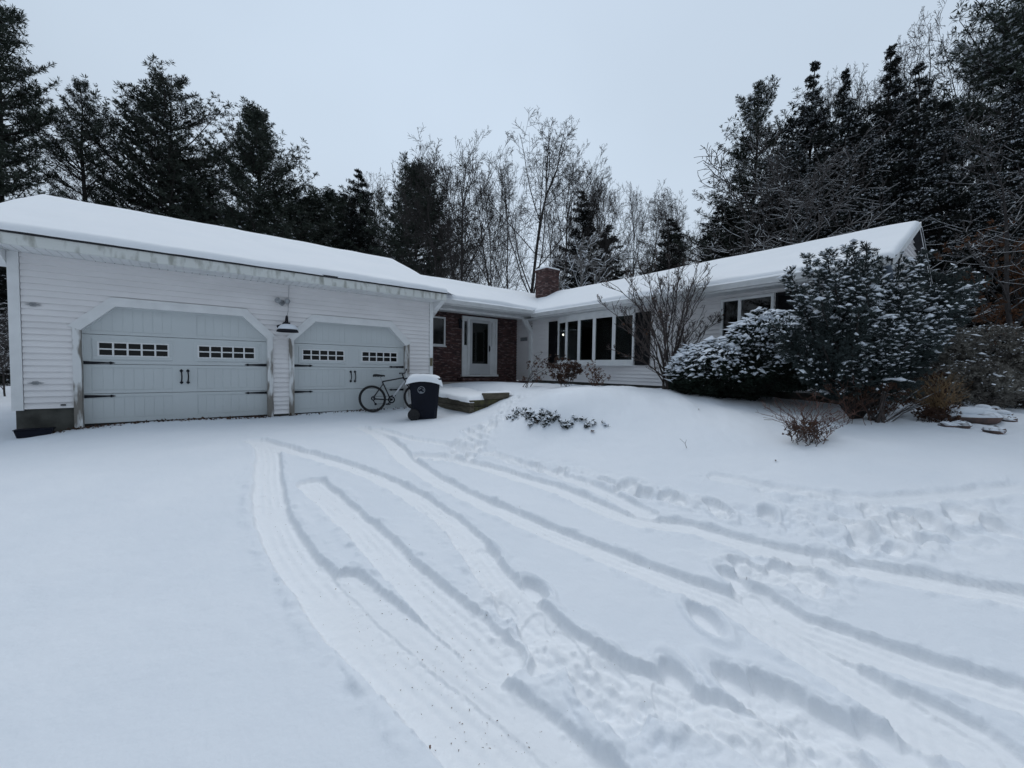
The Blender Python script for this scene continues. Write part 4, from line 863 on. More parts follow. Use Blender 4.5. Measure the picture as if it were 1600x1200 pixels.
for s in (-1, 1):
    mb = MB(); mb.lathe([(.0, -.03), (.10, -.03), (.128, -.022), (.135, 0), (.128, .022), (.10, .03), (.0, .03)], (-.235, s*.275, .135), 'y', 24); mb.lathe([(.0, -.036), (.045, -.034), (.05, -.03)], (-.235, s*.275, .135), 'y', 14); mb.build('wheel', M['rubber'], bn, smooth=True)
# round pale badge on the broad side: ring, three chasing arrows, a bar
yb = lambda z: -(.235+(z-.03)/.83*.05)-.006
mb = MB(); cx, cz, r = -.07, .70, .082
for i in range(24):
    a, b = 2*math.pi*i/24, 2*math.pi*(i+1)/24; P = [(cx+q*math.cos(t), yb(cz+q*math.sin(t)), cz+q*math.sin(t)) for t, q in ((a, r), (b, r), (b, r*.86), (a, r*.86))]; mb.face(P)
for i in range(3):
    a = 2*math.pi*i/3+math.pi/2
    for q in range(5):
        t0, t1 = a+q*.26, a+(q+1)*.26; wo, wi = (.60, .46) if q < 4 else (.72, .34); P = [(t0, wo), (t1, wo if q < 4 else .535), (t1, wi if q < 4 else .525), (t0, wi)]
        mb.face([(cx+r*k*math.cos(t), yb(cz+r*k*math.sin(t)), cz+r*k*math.sin(t)) for t, k in P])
mb.face([(cx+dx, yb(cz+dz), cz+dz) for dx, dz in ((-.035, -.062), (.035, -.062), (.035, -.048), (-.035, -.048))])
mb.build('emblem', M['emblem'], bn)
mb = MB(); mb.face([(.3135, y, z) for y, z in ((-.06, .62), (.03, .62), (.03, .67), (-.06, .67))]); mb.face([(.306, y, z) for y, z in ((-.05, .42), (.0, .42), (.0, .44), (-.05, .44))])
mb.v = [(.27+(v[2]-.03)/.83*.065+.006, v[1], v[2]) for v in mb.v]; mb.build('side_sticker', M['emblem'], bn)
# --- bicycle leaning on the right-hand garage door
bk = empty('bicycle', (3.26, 9.72, .0), 0, 'black mountain bicycle with pale down tube leaning against the right garage door', 'bicycle'); bk.rotation_euler = (math.radians(-12), 0, math.radians(-1.5)); bk.location.z = gz(3.7, 9.7)+.01
WR, WB = .335, 1.12
def bt(mb, a, b, r, r2=None, s=8): mb.tube([(p[0], p[2] if len(p) > 2 else 0, p[1]) for p in (a, b)], [r, r2 or r], s)
mb = MB(); BB = (.45, .29); ST = (.27, .76); HT = (.83, .86); HB = (.87, .76)
bt(mb, BB, ST, .017); bt(mb, ST, HT, .017); bt(mb, HT, HB, .022)
for y in (-.055, .055): bt(mb, (0, WR, y), (BB[0], BB[1], y*.6), .010); bt(mb, (0, WR, y), (.285, .70, y*.3), .009)
mb.build('frame', M['bikeframe'], bk, smooth=True)
mb = MB(); bt(mb, (HB[0]-.01, HB[1]+.02), BB, .022, .022); mb.build('down_tube', M['bikewhite'], bk, smooth=True)
mb = MB(); FA = (WB, WR)
bt(mb, HB, (.92, .70), .02)
for y in (-.06, .06): bt(mb, (.915, .71, y), (FA[0]-.09, .52, y), .017, .017); bt(mb, (FA[0]-.09, .52, y), (FA[0], FA[1], y), .014)
mb.tube([(.915, -.06, .71), (.915, .06, .71)], .017, 6); mb.build('fork', M['bikeframe'], bk, smooth=True)
for cx in (0, WB):
    wh = empty('wheel'); wh.parent = bk
    mb = MB(); n = 40
    prof = [(WR-.036, -.012), (WR-.03, -.024), (WR-.008, -.02), (WR, 0), (WR-.008, .02), (WR-.03, .024), (WR-.036, .012)]; mb.lathe(prof, (cx, 0, WR), 'y', n); mb.build('tyre', M['rubber'], wh, smooth=True)
    mb = MB(); mb.lathe([(WR-.036, -.012), (WR-.058, -.010), (WR-.06, 0), (WR-.058, .010), (WR-.036, .012)], (cx, 0, WR), 'y', n); mb.build('rim', M['rubber'], wh, smooth=True)
    mb = MB()
    for i in range(28):
        a = 2*math.pi*i/28; b = a+(.5 if i % 2 else -.5); mb.tube([(cx+.02*math.cos(b), .025*(1 if i % 4 < 2 else -1), WR+.02*math.sin(b)), (cx+(WR-.058)*math.cos(a), 0, WR+(WR-.058)*math.sin(a))], .0013, 3)
    mb.tube([(cx, -.06, WR), (cx, .06, WR)], .02, 8); mb.build('spokes', M['alu'], wh)
mb = MB(); bt(mb, ST, (.225, .885), .013); mb.build('seat_post', M['alu'], bk, smooth=True)
mb = MB(); P = [(.06, .075, .055), (.10, .08, .06), (.16, .06, .055), (.24, .03, .045), (.32, .02, .035), (.345, .012, .02)]
for i in range(len(P)-1):
    (x0, w0, h0), (x1, w1, h1) = P[i], P[i+1]; z = .905
    a = [(x0, -w0, z), (x0, -w0*.6, z+h0*.7), (x0, w0*.6, z+h0*.7), (x0, w0, z), (x0, 0, z-.025)]; b = [(x1, -w1, z+.005), (x1, -w1*.6, z+h1*.7), (x1, w1*.6, z+h1*.7), (x1, w1, z+.005), (x1, 0, z-.01)]
    for q in range(5): mb.face([a[q], a[(q+1) % 5], b[(q+1) % 5], b[q]])
    if i == 0: mb.face(a[::-1])
    if i == len(P)-2: mb.face(b)
mb.build('saddle', M['rubber'], bk)
mb = MB(); bt(mb, HT, (.80, .955), .015); bt(mb, (.80, .955), (.86, .985), .016); mb.tube([(.80, -.31, 1.02), (.84, -.18, 1.015), (.865, -.05, .985), (.865, .05, .985), (.84, .18, 1.015), (.80, .31, 1.02)], .012, 7); mb.build('handlebar', M['bikeframe'], bk, smooth=True)
for s in (-1, 1):
    mb = MB(); mb.tube([(.80, s*.31, 1.02), (.825, s*.21, 1.017)], .018, 8); mb.tube([(.85, s*.17, 1.01), (.90, s*.20, .99), (.90, s*.28, .985)], .006, 5); mb.build('grip', M['rubber'], bk)
mb = MB()
for y in (-.055,): mb.lathe([(.085, -.003), (.092, 0), (.085, .003), (.06, .003), (.06, -.003), (.085, -.003)], (BB[0], y, BB[1]), 'y', 28); mb.lathe([(0, -.02), (.03, -.02), (.03, .02), (0, .02)], (BB[0], y, BB[1]), 'y', 10)
bt(mb, (BB[0], BB[1], -.075), (BB[0]-.12, BB[1]-.12, -.08), .011); bt(mb, (BB[0], BB[1], .075), (BB[0]+.12, BB[1]+.12, .08), .011); mb.box(BB[0]-.17, BB[0]-.07, -.17, -.09, BB[1]-.135, BB[1]-.112); mb.box(BB[0]+.07, BB[0]+.17, .09, .17, BB[1]+.112, BB[1]+.135)
mb.build('crankset', M['iron'], bk)
mb = MB(); mb.lathe([(.055, -.01), (.05, .01), (.03, .012), (.03, -.012), (.055, -.01)], (0, -.045, WR), 'y', 20); bt(mb, (0, WR+.052, -.05), (BB[0], BB[1]+.088, -.055), .004, s=4); bt(mb, (0, WR-.05, -.05), (.05, WR-.14, -.05), .012); bt(mb, (.05, WR-.14, -.05), (BB[0], BB[1]-.088, -.055), .004, s=4); mb.lathe([(0, -.008), (.03, -.006), (.03, .006), (0, .008)], (.05, -.05, WR-.14), 'y', 12); mb.build('chain_drive', M['iron'], bk)
# --- shrubs
def pt(u, v, D): return Vector(at(u, v, D))
def shoots(rng, pts, dirs, S, k, wid, spread, psnow, bs, mt, name, parent, up=.1, squash=.6, lift=.35, topz=None):
    C = np.array(pts); D = unit(np.array(dirs)); S = np.full(len(C), S)*rng.uniform(.7, 1.3, len(C)); fl = [(tufts(C, D, S, k, wid, spread, rng, up), 0)]
    pr = psnow if np.isscalar(psnow) else psnow
    sel = rng.random(len(C)) < pr
    if sel.any():
        cc = C[sel]+D[sel]*(S[sel]*.5)[:, None]+np.array([0, 0, lift])*S[sel][:, None]; fl.append((blobs(cc, S[sel]*bs*rng.uniform(.35, 1.0, sel.sum())**1.0*np.where(rng.random(sel.sum()) < .15, 1.9, 1.0), rng, squash, D[sel], 1.7), 1))
    return foliage(name, fl, [M[mt], M['leafsnow']], parent)
def spruce_shrub():
    rng = np.random.default_rng(5); rd = random.Random(5); D0 = 6.55; b = pt(1335, 641, D0); b.z = gz(b.x, b.y)-.05
    root = tag(empty('spruce_shrub', b), 'large snow-dusted spruce shrub with many leaders hiding the house corner', 'shrub')
    tips = [(1232,425,.1),(1262,400,.4),(1292,392,.2),(1332,382,.0),(1352,384,.3),(1382,402,.7),(1398,440,.2),(1412,402,.9),(1446,392,1.0),(1470,430,.6),(1500,422,.5),(1532,438,.3),(1522,470,.0),(1492,470,-.4),(1445,500,-.6),(1400,500,-.6),(1340,480,-.6),(1285,470,-.5),(1226,500,-.2),(1245,470,.0),(1305,430,-.3),(1360,430,-.4),(1425,450,-.4),(1478,515,-.3),(1450,555,-.1),(1390,545,-.5),(1335,540,-.6),(1280,530,-.5),(1225,540,.0),(1262,560,-.2),(1515,445,.1),(1488,440,.2),(1470,455,.0),(1440,430,.3),(1420,440,.1),(1505,460,-.1),(1205,505,-.1),(1455,460,.2),(1320,420,.3),(1385,470,.1)]
    st = MB(); P = []; Dr = []; W = []
    for u, v, dd in tips:
        q = pt(u, v, D0+dd*.65)-b; L = q.length; mid = Vector((q.x*.38, q.y*.38, q.z*.42)); line = []
        for i in range(13):
            f = i/12; p = mid*(2*f*(1-f))+q*(f*f); p = p if i else Vector((0, 0, 0)); line.append(p+Vector((rd.gauss(0, .02), rd.gauss(0, .02), 0)))
        st.tube(line, [.032*(1-.85*i/12)+.004 for i in range(13)], 5, cap=False); n = int(L*.72/.08)
        for s in range(n):
            f = .36+.64*(s+rd.random()*.5)/n; i = min(int(f*12), 11); p = line[i].lerp(line[i+1], f*12-i); t = (line[i+1]-line[i]).normalized()
            P.append(tuple(p)); Dr.append(tuple(t)); W.append(p.z)
            for a in range(4):
                az = rd.uniform(0, 6.28); x = t.orthogonal().normalized(); y = t.cross(x); sd = (t*.7+(x*math.cos(az)+y*math.sin(az))*.9+Vector((0, 0, .12))).normalized(); sl = (.36*(1-f)**.7+.12)*rd.uniform(.5, 1.2); m = max(1, int(sl/.068))
                for z in range(m):
                    c = p+sd*(sl*(z+.6)/m); P.append(tuple(c)); Dr.append(tuple(sd)); W.append(c.z)
    P = np.array(P); W = np.array(W); pr = np.clip((.30+.62*smooth(.3, 1.4, W))*np.clip(3.2*vnoise(P[:, 0]*1.9+P[:, 2], P[:, 1]*1.9+P[:, 2]*1.5, 4)-.75, .08, 1.3), 0, .95)
    st.build('stems', M['pinebark'], root); shoots(rng, P, Dr, .085, 13, .13, .6, pr, .36, 'spruce', 'foliage', root, .05, .7)
spruce_shrub()
def mound(name, lobes, label, cat, n, S, k, wid, spread, psnow, bs, mt, seed, stem='pinebark', shell=(.55, 1.0), up=.35, squash=.6):
    rng = np.random.default_rng(seed); b = pt(*lobes[0][0]); b.z = gz(b.x, b.y)-.03; root = tag(empty(name, b), label, cat); P = []; Dr = []; pr = []; st = MB(); rd = random.Random(seed); tot = sum(l[1]*l[3] for l in lobes)
    for (pp, rx, ry, rz) in lobes:
        c = np.array(pt(*pp)); m = int(n*rx*rz/tot); d = unit(rng.normal(size=(m, 3))); k2 = rng.uniform(*shell, m)**.5; bum = 1+.22*fbm(d[:, 0]*3+seed, d[:, 2]*3+d[:, 1]*2, seed, 3)
        off = d*(k2*bum)[:, None]; w = np.outer(off[:, 0]*rx, np.array(RXv))+np.outer(off[:, 1]*ry, np.array(FWv)); w[:, 2] += off[:, 2]*rz; q = c+w-np.array(b); ok = q[:, 2] > .02; P.append(q[ok]); Dr.append((w*np.array([1, 1, 1.1])+np.array([0, 0, up*rz]))[ok]); pr.append((np.clip(.32+.75*d[:, 2], 0, 1)*smooth(.68, .92, k2)*psnow)[ok])
        for i in range(10):
            e = d[i]*.8; f = np.array(RXv)*e[0]*rx+np.array(FWv)*e[1]*ry; f[2] = e[2]*rz; f = c+f-np.array(b); f[2] = max(f[2], .15); st.tube([(rd.uniform(-.12, .12), rd.uniform(-.12, .12), 0), tuple(f*np.array([.45, .45, .5])), tuple(f)], [.022, .015, .006], 5)
    P = np.concatenate(P); Dr = np.concatenate(Dr); pr = np.concatenate(pr); pr = pr*np.clip(2*vnoise(P[:, 0]*3+P[:, 2]*2, P[:, 1]*3, seed)+.15, .2, 1.3)
    st.build('stems', M[stem], root); shoots(rng, P, Dr, S, k, wid, spread, pr, bs, mt, 'foliage', root, .1, squash); return root
mound('yew_shrub', [((1140,580,8.35), 1.12, .85, .62), ((1195,545,7.9), .74, .6, .70), ((1235,570,7.6), .55, .5, .5), ((1085,585,8.6), .5, .6, .55)], 'rounded yew shrub heaped with snow between the bare shrub and the spruce shrub', 'shrub', 9500, .085, 13, .13, .7, 2.2, .60, 'yew', 6)
mound('grey_shrub', [((1480,568,8.7), .6, .6, .80), ((1535,572,8.8), .75, .9, .90), ((1600,598,8.6), .85, .9, .72), ((1655,588,8.4), .9, .9, .85), ((1520,605,8.0), .8, .5, .5), ((1450,590,8.8), .4, .5, .7)], 'wide grey-leaved shrub with flecks of snow at the right edge', 'shrub', 11000, .06, 8, .28, .9, .30, .40, 'greyleaf', 8, stem='shrubbark', up=.1)
mound('leafy_shrub', [((1372,622,6.3), .38, .35, .25), ((1440,605,6.9), .3, .3, .4)], 'low rust-leaved shrub at the foot of the spruce shrub by the downspout', 'shrub', 240, .07, 6, .3, .9, .15, .4, 'litter', 9, stem='shrubbark')
def stems(name, u, v, D, tips, label, cat, mt='shrubbark', r=.012, lv=2, kids=6, tw=.0035, seed=1, bend=.45, kl=.35, rb=.12, leaf=None, nl=0, z=None, upk=.35, ka=1.0):
    """many-stemmed leafless plant: one curved stem to each picture point in tips (u, v, depth offset)"""
    rd = random.Random(seed); b = pt(u, v, D); b.z = (gz(b.x, b.y) if z is None else z)-.03; root = tag(empty(name, b), label, cat); mb = MB(); ends = []
    def kid(p, d, L, rr, l):
        ln = [p]; q = Vector(p)
        for s in range(4): d = (d+Vector((rd.gauss(0, .13), rd.gauss(0, .13), upk*.2+rd.gauss(0, .08)))).normalized(); q = q+d*(L/4); ln.append(Vector(q))
        mb.tube(ln, [max(tw, rr*(1-.7*s/4)) for s in range(5)], 4 if rr > .006 else 3, cap=False); ends.append((ln[-1], d))
        if l < lv:
            for i in range(kids-l): f = rd.uniform(.25, 1)*4; j = min(int(f), 3); nd = (d+Vector((rd.gauss(0, .55), rd.gauss(0, .55), rd.gauss(.15, .35)))*ka).normalized(); kid(ln[j].lerp(ln[j+1], f-j), nd, L*rd.uniform(.4, .75), max(tw, rr*.55), l+1)
    for tu, tv, dd in tips:
        q = pt(tu, tv, D+dd)-b; o = Vector((rd.uniform(-rb, rb), rd.uniform(-rb, rb), 0)); mid = Vector((q.x*bend*.6, q.y*bend*.6, q.z*(.5+.25*rd.random()))); ln = []
        for i in range(11): f = i/10; ln.append(o*(1-f)+mid*(2*f*(1-f))+q*(f*f)+Vector((rd.gauss(0, .02), rd.gauss(0, .02), rd.gauss(0, .01)))*(f > 0))
        mb.tube(ln, [max(tw, r*(1-.72*i/10)) for i in range(11)], 5, cap=False); L = q.length
        for i in range(kids+3):
            f = rd.uniform(.25, .98)*10; j = min(int(f), 9); t = (ln[j+1]-ln[j]).normalized(); nd = (t+Vector((rd.gauss(0, .5), rd.gauss(0, .5), rd.gauss(.15, .35)))*ka).normalized(); kid(ln[j].lerp(ln[j+1], f-j), nd, kl*L*rd.uniform(.5, 1.1)*(1.15-f/12), max(tw, r*.45), 1)
        ends.append((ln[-1], (ln[-1]-ln[-2]).normalized()))
    mb.build('stems', M[mt], root)
    if leaf:
        rng = np.random.default_rng(seed); e = [ends[rd.randrange(len(ends))] for _ in range(nl)]; C = np.array([tuple(p) for p, _ in e])+rng.normal(size=(nl, 3))*.03; Dd = np.array([tuple(d) for _, d in e]); foliage('leaves', [(tufts(C, Dd, np.full(nl, leaf[1]), leaf[2], .35, .9, rng), 0)], [M[leaf[0]]], root)
    return root
T = [(935,470,.2),(950,440,-.2),(975,425,.4),(1000,418,-.3),(1022,410,.3),(1045,408,0),(1070,405,.4),(1092,408,-.2),(1105,420,.2),(1110,440,-.3),(960,505,-.5),(990,450,0),(1015,440,.5),(1060,430,-.4),(1085,445,.5),(1122,495,0),(1100,500,-.5),(1030,470,-.6),(1075,480,-.4),(965,480,.4),(1128,500,.3),(945,545,-.3)]
stems('bare_shrub', 1045, 604, 9.3, T, 'tall vase-shaped bare shrub in front of the siding between the windows', 'shrub', r=.019, lv=3, kids=5, tw=.0042, seed=3, kl=.26, rb=.16, leaf=('beech', .06, 3), nl=60)
stems('weeping_shrub', 822, 595, 11.2, [(845,552,0),(862,556,.1),(880,560,0),(858,580,.2)], 'arching weeping twig shrub left of the bow window', 'shrub', r=.012, lv=1, kids=5, tw=.004, seed=4, bend=.5, kl=.25, upk=-.9, leaf=('litter', .07, 4), nl=90, z=.58)
stems('dead_shrub', 885, 600, 10.6, [(858,572,0),(870,562,.1),(885,560,.2),(900,570,0),(905,580,-.1),(865,588,0),(893,575,-.1)], 'dead leafy tangle of stems under the left half of the bow window', 'shrub', r=.008, lv=2, kids=6, tw=.003, seed=5, leaf=('litter', .07, 5), nl=420, z=.58)
stems('dead_stalks', 930, 601, 10.2, [(919,570,0),(926,562,0),(932,574,.1),(938,580,0),(944,586,0),(950,590,0),(915,582,0)], 'clump of upright russet stalks under the right half of the bow window', 'plant', 'redstem', r=.010, lv=1, kids=6, tw=.004, seed=6, leaf=('beech', .05, 4), nl=160, z=.6, kl=.18)
T = [(1262+95*math.sin(a)*k, 684-72*k*(.5+.5*math.cos(a)), random.uniform(-.5, .5)) for a in np.linspace(-1.4, 1.4, 46) for k in (random.uniform(.65, 1.0),)]
stems('twiggy_shrub', 1266, 682, 5.5, T, 'low twiggy reddish-stemmed shrub standing alone in the snowy lawn', 'shrub', 'redstem', r=.0045, lv=1, kids=3, tw=.002, seed=7, kl=.25, rb=.22)
T = [(1225+7.5*i, 652+10*random.random()+abs(i-6)*1.5, random.uniform(-.2, .2)) for i in range(12)]
stems('seed_head_clump', 1262, 683, 5.35, T, 'clump of dark dead flower heads low in front of the reddish-stemmed shrub', 'plant', 'shrubbark', r=.005, lv=1, kids=5, tw=.003, seed=8, kl=.25, rb=.16, leaf=('litter', .03, 5), nl=260)
T = [(1465+62*math.sin(a)*k, 655-85*k*math.cos(a*.8), random.uniform(-.35, .35)) for a in np.linspace(-1.3, 1.3, 120) for k in (random.uniform(.6, 1.0),)]
stems('grass_clump', 1468, 655, 6.7, T, 'tan dead ornamental grass clump right of the downspout', 'plant', 'tan', r=.004, lv=0, kids=0, tw=.0015, seed=9, rb=.14, kl=.2)
stems('dead_perennials', 1455, 662, 6.3, [(1430+8*i, 640+12*random.random(), random.uniform(-.1, .2)) for i in range(12)], 'dark dried perennials at the foot of the tan grass clump', 'plant', 'shrubbark', r=.005, lv=1, kids=5, tw=.003, seed=10, kl=.3, rb=.25, leaf=('litter', .05, 5), nl=260)
stems('dead_plant', 1335, 645, 6.2, [(1290,605,0),(1310,590,.1),(1330,585,0),(1352,600,.1),(1370,610,0),(1275,618,0),(1390,615,.1)], 'thin red dead stems in the dark gap under the spruce shrub', 'plant', 'redstem', r=.004, lv=1, kids=6, tw=.002, seed=11, kl=.4, rb=.2, leaf=('litter', .05, 4), nl=80)
# beech with clinging brown leaves at the wood edge
bb = stems('beech_tree', 1640, 560, 11, [(1480,385,0),(1520,380,.3),(1560,375,.2),(1600,390,-.2),(1500,430,0),(1550,420,.4),(1590,440,0),(1535,495,-.3),(1575,500,0),(1620,380,.2)], 'beech sapling keeping brown leaves above the grey-leaved shrub', 'tree', 'snowbark', r=.03, lv=2, kids=6, tw=.004, seed=12, kl=.3, rb=.3, leaf=('beech', .12, 5), nl=800, z=.3, upk=.0)
# prostrate juniper poking out of the snow bank
def juniper():
    rng = np.random.default_rng(3); c = gpx(840, 655); root = tag(empty('juniper_shrub', (c[0], c[1], gz(*c))), 'low juniper almost buried in the snow bank, dark tips poking out', 'shrub'); P = []; Dr = []
    for u, v, n, s in [(803,652,34,6),(815,646,34,7),(829,650,34,6),(835,658,34,7),(846,650,40,8),(856,656,30,6),(866,652,18,6),(852,664,8,4),(884,666,16,4),(892,661,12,3),(909,655,12,3),(926,661,14,3),(915,668,10,3),(945,664,6,4),(878,660,6,4),(899,652,5,3)]:
        for _ in range(n):
            x, y = gpx(u+random.gauss(0, s*.8), v+random.gauss(0, s*.55)); z = float(hnoise(np.array([x]), np.array([y]))[0]); P.append((x-c[0], y-c[1], z-gz(*c)+random.uniform(-.035, .02))); Dr.append((-.5+random.gauss(0, .35), -.55+random.gauss(0, .35), .5+random.gauss(0, .25)))
    shoots(rng, P, Dr, .065, 9, .13, .45, .6, .42, 'yew', 'foliage', root, .0)
    mb = MB(); mb.tube([(0, 0, -.15), (-.1, -.1, -.02), (-.2, -.15, .03)], [.02, .015, .006], 5); mb.build('stems', M['shrubbark'], root)
juniper()
# rocks at the right
for i, (u, v, D, s, l) in enumerate([(1554,672,5.75,.11,'small red-brown rock lying apart on the snow'), (1502,664,6.1,.12,'red-brown rock in front of the tan grass clump'), (1519,655,6.3,.22,'long flat rock capped with snow right of the grass clump'), (1565,651,6.4,.15,'snow-topped rock at the end of the flat rock'), (1535,640,7.2,.14,'round snow-capped stone under the grey-leaved shrub'), (1512,634,7.5,.13,'upper snow-capped stone against the grey-leaved shrub'), (1490,640,7.2,.13,'snow-capped stone behind the tan grass clump'), (1480,663,6.2,.10,'dark stone at the foot of the dried perennials'), (1576,655,6.3,.10,'rightmost small stone beside the snow-topped rock'), (1552,638,7.4,.10,'small snow-capped stone at the right of the round one')]):
    gx, gy = gpx(u, v+4); p = Vector((gx, gy, 0)); p.z = g = gz(gx, gy); mb = MB(); random.seed(40+i); s *= 1.1; mb.ell((0, 0, s*.30), (s*(1.9 if 'long' in l else 1), s*.85, s*.62), 10, 7, jit=.2); z = max(p.z, g); o = tag(mb.build('rock', M['rock'], smooth=True), l, 'rock', 'rocks by the grass clump'); o.location = (p.x, p.y, z-.02); o.rotation_euler = (0, 0, random.uniform(-.9, -.4))
    if i in (2, 3, 4, 5, 6, 9):
        mb = MB(); mb.ell((0, 0, s*.78), (s*(1.5 if 'long' in l else .72), s*.6, s*.30), 12, 7, jit=.08); mb.build('snow_cap', M['leafsnow'], o, smooth=True)
# little things on the snow
def gp(u, v): x, y = gpx(u, v); return Vector((x, y, float(hnoise(np.array([x]), np.array([y]))[0])))
p = gp(1074, 702); mb = MB(); mb.tube([(0, 0, -.03), (-.03, .02, .06), (-.10, .06, .13)], [.004, .003, .002], 4); mb.tube([(-.03, .02, .06), (-.05, -.01, .12)], [.003, .0015], 4); o = tag(mb.build('twig', M['shrubbark']), 'thin forked twig sticking out of the snowy lawn', 'twig'); o.location = p
def leafobj(u, v, s, l):
    p = gp(u, v); mb = MB(); mb.face([(-s, 0, .0), (-s*.2, -s*.5, s*.35), (s, 0, s*.2), (s*.1, s*.55, s*.5)]); mb.face([(-s, 0, .004), (s*.1, s*.55, s*.5+.004), (s, 0, s*.2+.006), (-s*.2, -s*.5, s*.35+.006)]); o = tag(mb.build('dead_leaf', M['beech']), l, 'leaf'); o.location = p+Vector((0, 0, .01)); o.rotation_euler = (0, .3, random.uniform(0, 6))
leafobj(926, 676, .055, 'curled brown leaf on the snow below the half-buried juniper'); leafobj(1212, 719, .02, 'tiny dark leaf on the open lawn snow'); leafobj(672, 1163, .009, 'tan leaf scrap pressed in the tyre track at the bottom'); leafobj(1290, 689, .04, 'dark leaf beside the low twiggy shrub'); leafobj(1092, 640, .03, 'dark leaf on the snow before the yew')
rng = np.random.default_rng(2); C = []; 
for _ in range(330):
    t = rng.random(); x = rng.uniform(-2.2, 1.1) if t < .8 else rng.uniform(1.2, 4.2); y = 10.02-abs(rng.normal())*.10*(1.6 if x < -1.2 else .7); C.append((x, y, float(base(np.array([x]), np.array([y]))[0])+.02))
o = foliage('leaf_litter', [(tufts(np.array(C), rng.normal(size=(len(C), 3))*np.array([1, 1, .25]), np.full(len(C), .055), 2, .45, .5, rng), 0)], [M['litter']], None); tag(o, 'dead leaves blown against the foot of the garage doors', 'leaf litter', kind='stuff')
C = []
for _ in range(650):
    tr = TR[rng.choice([0, 0, 0, 1, 1, 2, 2, 3, 3, 4])][0]; k = rng.integers(0, len(tr)-1); t = rng.random(); u = tr[k][0]*(1-t)+tr[k+1][0]*t; v = tr[k][1]*(1-t)+tr[k+1][1]*t
    if v > 1210 or u > 1000: continue
    x, y = gpx(float(u), float(v)); C.append((x+rng.normal()*.09, y+rng.normal()*.09))
M['crumb'] = mat('tan_crumbs', (.30, .24, .19), .9, col2=(.12, .09, .07), scale=30)
C = np.array(C); zc = hnoise(C[:, 0], C[:, 1]); C = np.c_[C, zc+.002]
o = foliage('leaf_crumbs', [(tufts(C, rng.normal(size=(len(C), 3))*np.array([1, 1, .12]), np.full(len(C), .008)*rng.uniform(.5, 1.6, len(C)), 1, .35, .3, rng), 0)], [M['crumb']], None); tag(o, 'crumbs of leaf and grit pressed into the tyre tracks', 'leaf crumbs', kind='stuff')
tb = empty('plastic_tub', (-2.12, 9.86, gz(-2.12, 9.86)-.03), 0, 'low dark blue plastic tub against the concrete at the garage corner', 'tub'); tb.scale = (.8, .7, .75); tb.location.x = -2.2
mb = MB(); mb.prism([(-.22, .0), (.22, .0), (.26, .16), (-.26, .16)], 'y', -.12, .12); mb.build('body', M['bin'], tb, bevel=.01); mb = MB(); mb.box(-.27, .27, -.13, .13, .161, .178); mb.build('rim', M['bin'], tb, bevel=.004)
# unseen conifers added behind the viewpoint to darken walls, foreground and window reflections
random.seed(99)
for i in range(10):
    a = math.radians(180+52+random.uniform(-95, 95)); d = random.uniform(18, 27); src = random.choice([hA, hA, pC, pE, pA]); o = copy_tree(src); o.location = (d*math.cos(a), d*math.sin(a), -.5); s = random.uniform(.75, 1.1); o.scale = (s*1.2, s*1.2, s); o.rotation_euler = (0, 0, random.uniform(0, 6.28)); tag(o, 'unseen dark conifer added behind the viewpoint to dim the house front', 'tree', 'unseen conifers added behind the viewpoint')
# ---------------------------------------------------------------- world, light, camera
EL, AZ = math.radians(58), math.atan2(.70, .714)
w = bpy.data.worlds.new('World'); scn.world = w; w.use_nodes = True; nt = w.node_tree; bg = nt.nodes['Background']
sky = nt.nodes.new('ShaderNodeTexSky'); sky.sky_type = 'NISHITA'; sky.sun_disc = False; sky.sun_elevation = EL; sky.sun_rotation = AZ; sky.dust_density = .5; sky.air_density = 1
tc = nt.nodes.new('ShaderNodeTexCoord'); sp = nt.nodes.new('ShaderNodeSeparateXYZ'); nt.links.new(tc.outputs['Generated'], sp.inputs[0])
cr = nt.nodes.new('ShaderNodeValToRGB'); cr.color_ramp.elements[0].position = 0; cr.color_ramp.elements[1].position = 1
SK = .88
cr.color_ramp.elements[0].color = (.64, .73, .84, 1); cr.color_ramp.elements[1].color = (.49, .585, .71, 1)
e = cr.color_ramp.elements.new(.45); e.color = (.555, .655, .77, 1)
nt.links.new(sp.outputs['Z'], cr.inputs[0])
nz = nt.nodes.new('ShaderNodeTexNoise'); nz.inputs['Scale'].default_value = 1.6; nz.inputs['Detail'].default_value = 3; nt.links.new(tc.outputs['Generated'], nz.inputs['Vector'])
mr = nt.nodes.new('ShaderNodeMapRange'); mr.inputs[1].default_value = .3; mr.inputs[2].default_value = .7; mr.inputs[3].default_value = .94*10*SK; mr.inputs[4].default_value = 1.05*10*SK; nt.links.new(nz.outputs['Fac'], mr.inputs[0])
sd = Vector((math.sin(AZ)*math.cos(EL), math.cos(AZ)*math.cos(EL), math.sin(EL)))
dp = nt.nodes.new('ShaderNodeVectorMath'); dp.operation = 'DOT_PRODUCT'; dp.inputs[1].default_value = sd; nt.links.new(tc.outputs['Generated'], dp.inputs[0])
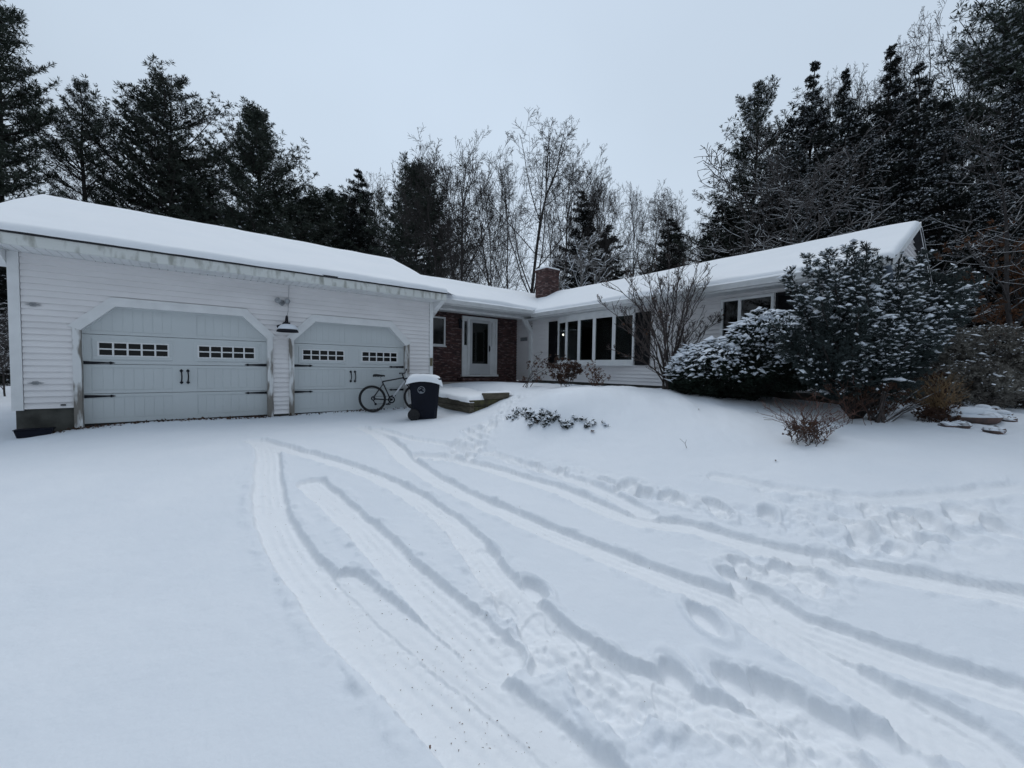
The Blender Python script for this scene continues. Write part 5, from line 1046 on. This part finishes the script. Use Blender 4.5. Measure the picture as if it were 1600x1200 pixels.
gl2 = nt.nodes.new('ShaderNodeMapRange'); gl2.interpolation_type = 'SMOOTHSTEP'; gl2.inputs[1].default_value = .25; gl2.inputs[2].default_value = 1.05; gl2.inputs[3].default_value = .82; gl2.inputs[4].default_value = 1.22; nt.links.new(dp.outputs['Value'], gl2.inputs[0])
m4 = nt.nodes.new('ShaderNodeMath'); m4.operation = 'MULTIPLY'; nt.links.new(mr.outputs[0], m4.inputs[0]); nt.links.new(gl2.outputs[0], m4.inputs[1])
ml = nt.nodes.new('ShaderNodeVectorMath'); ml.operation = 'SCALE'; nt.links.new(cr.outputs[0], ml.inputs[0]); nt.links.new(m4.outputs[0], ml.inputs['Scale'])
mx = nt.nodes.new('ShaderNodeMixRGB'); mx.inputs[0].default_value = .96; nt.links.new(sky.outputs[0], mx.inputs[1]); nt.links.new(ml.outputs[0], mx.inputs[2])
nt.links.new(mx.outputs[0], bg.inputs[0]); bg.inputs[1].default_value = .1
sd = Vector((math.sin(AZ)*math.cos(EL), math.cos(AZ)*math.cos(EL), math.sin(EL)))
sl = bpy.data.lights.new('sun', 'SUN'); sl.energy = .85; sl.angle = math.radians(46); sl.color = (1, .98, .95)
so = bpy.data.objects.new('sun', sl); COL.objects.link(so); so.rotation_euler = (-sd).to_track_quat('-Z', 'Y').to_euler(); so.location = (0, 0, 40)
cam = bpy.data.cameras.new('camera'); cam.sensor_width = 36; cam.lens = 36*F/1600; cam.clip_end = 2000; cam.clip_start = .05
co = bpy.data.objects.new('camera', cam); COL.objects.link(co)
rx = R @ np.array([1, 0, 0]); ry = R @ np.array([0, -1, 0]); rz = -(R @ np.array([0, 0, 1]))
co.matrix_world = Matrix(((rx[0], ry[0], rz[0], 0), (rx[1], ry[1], rz[1], 0), (rx[2], ry[2], rz[2], H), (0, 0, 0, 1)))
scn.camera = co
scn.view_settings.view_transform = 'Standard'; scn.view_settings.look = 'None'; scn.view_settings.exposure = .12; scn.view_settings.gamma = 1
scn.render.engine = 'CYCLES'; scn.cycles.use_denoising = True; scn.cycles.max_bounces = 6; scn.cycles.transparent_max_bounces = 8
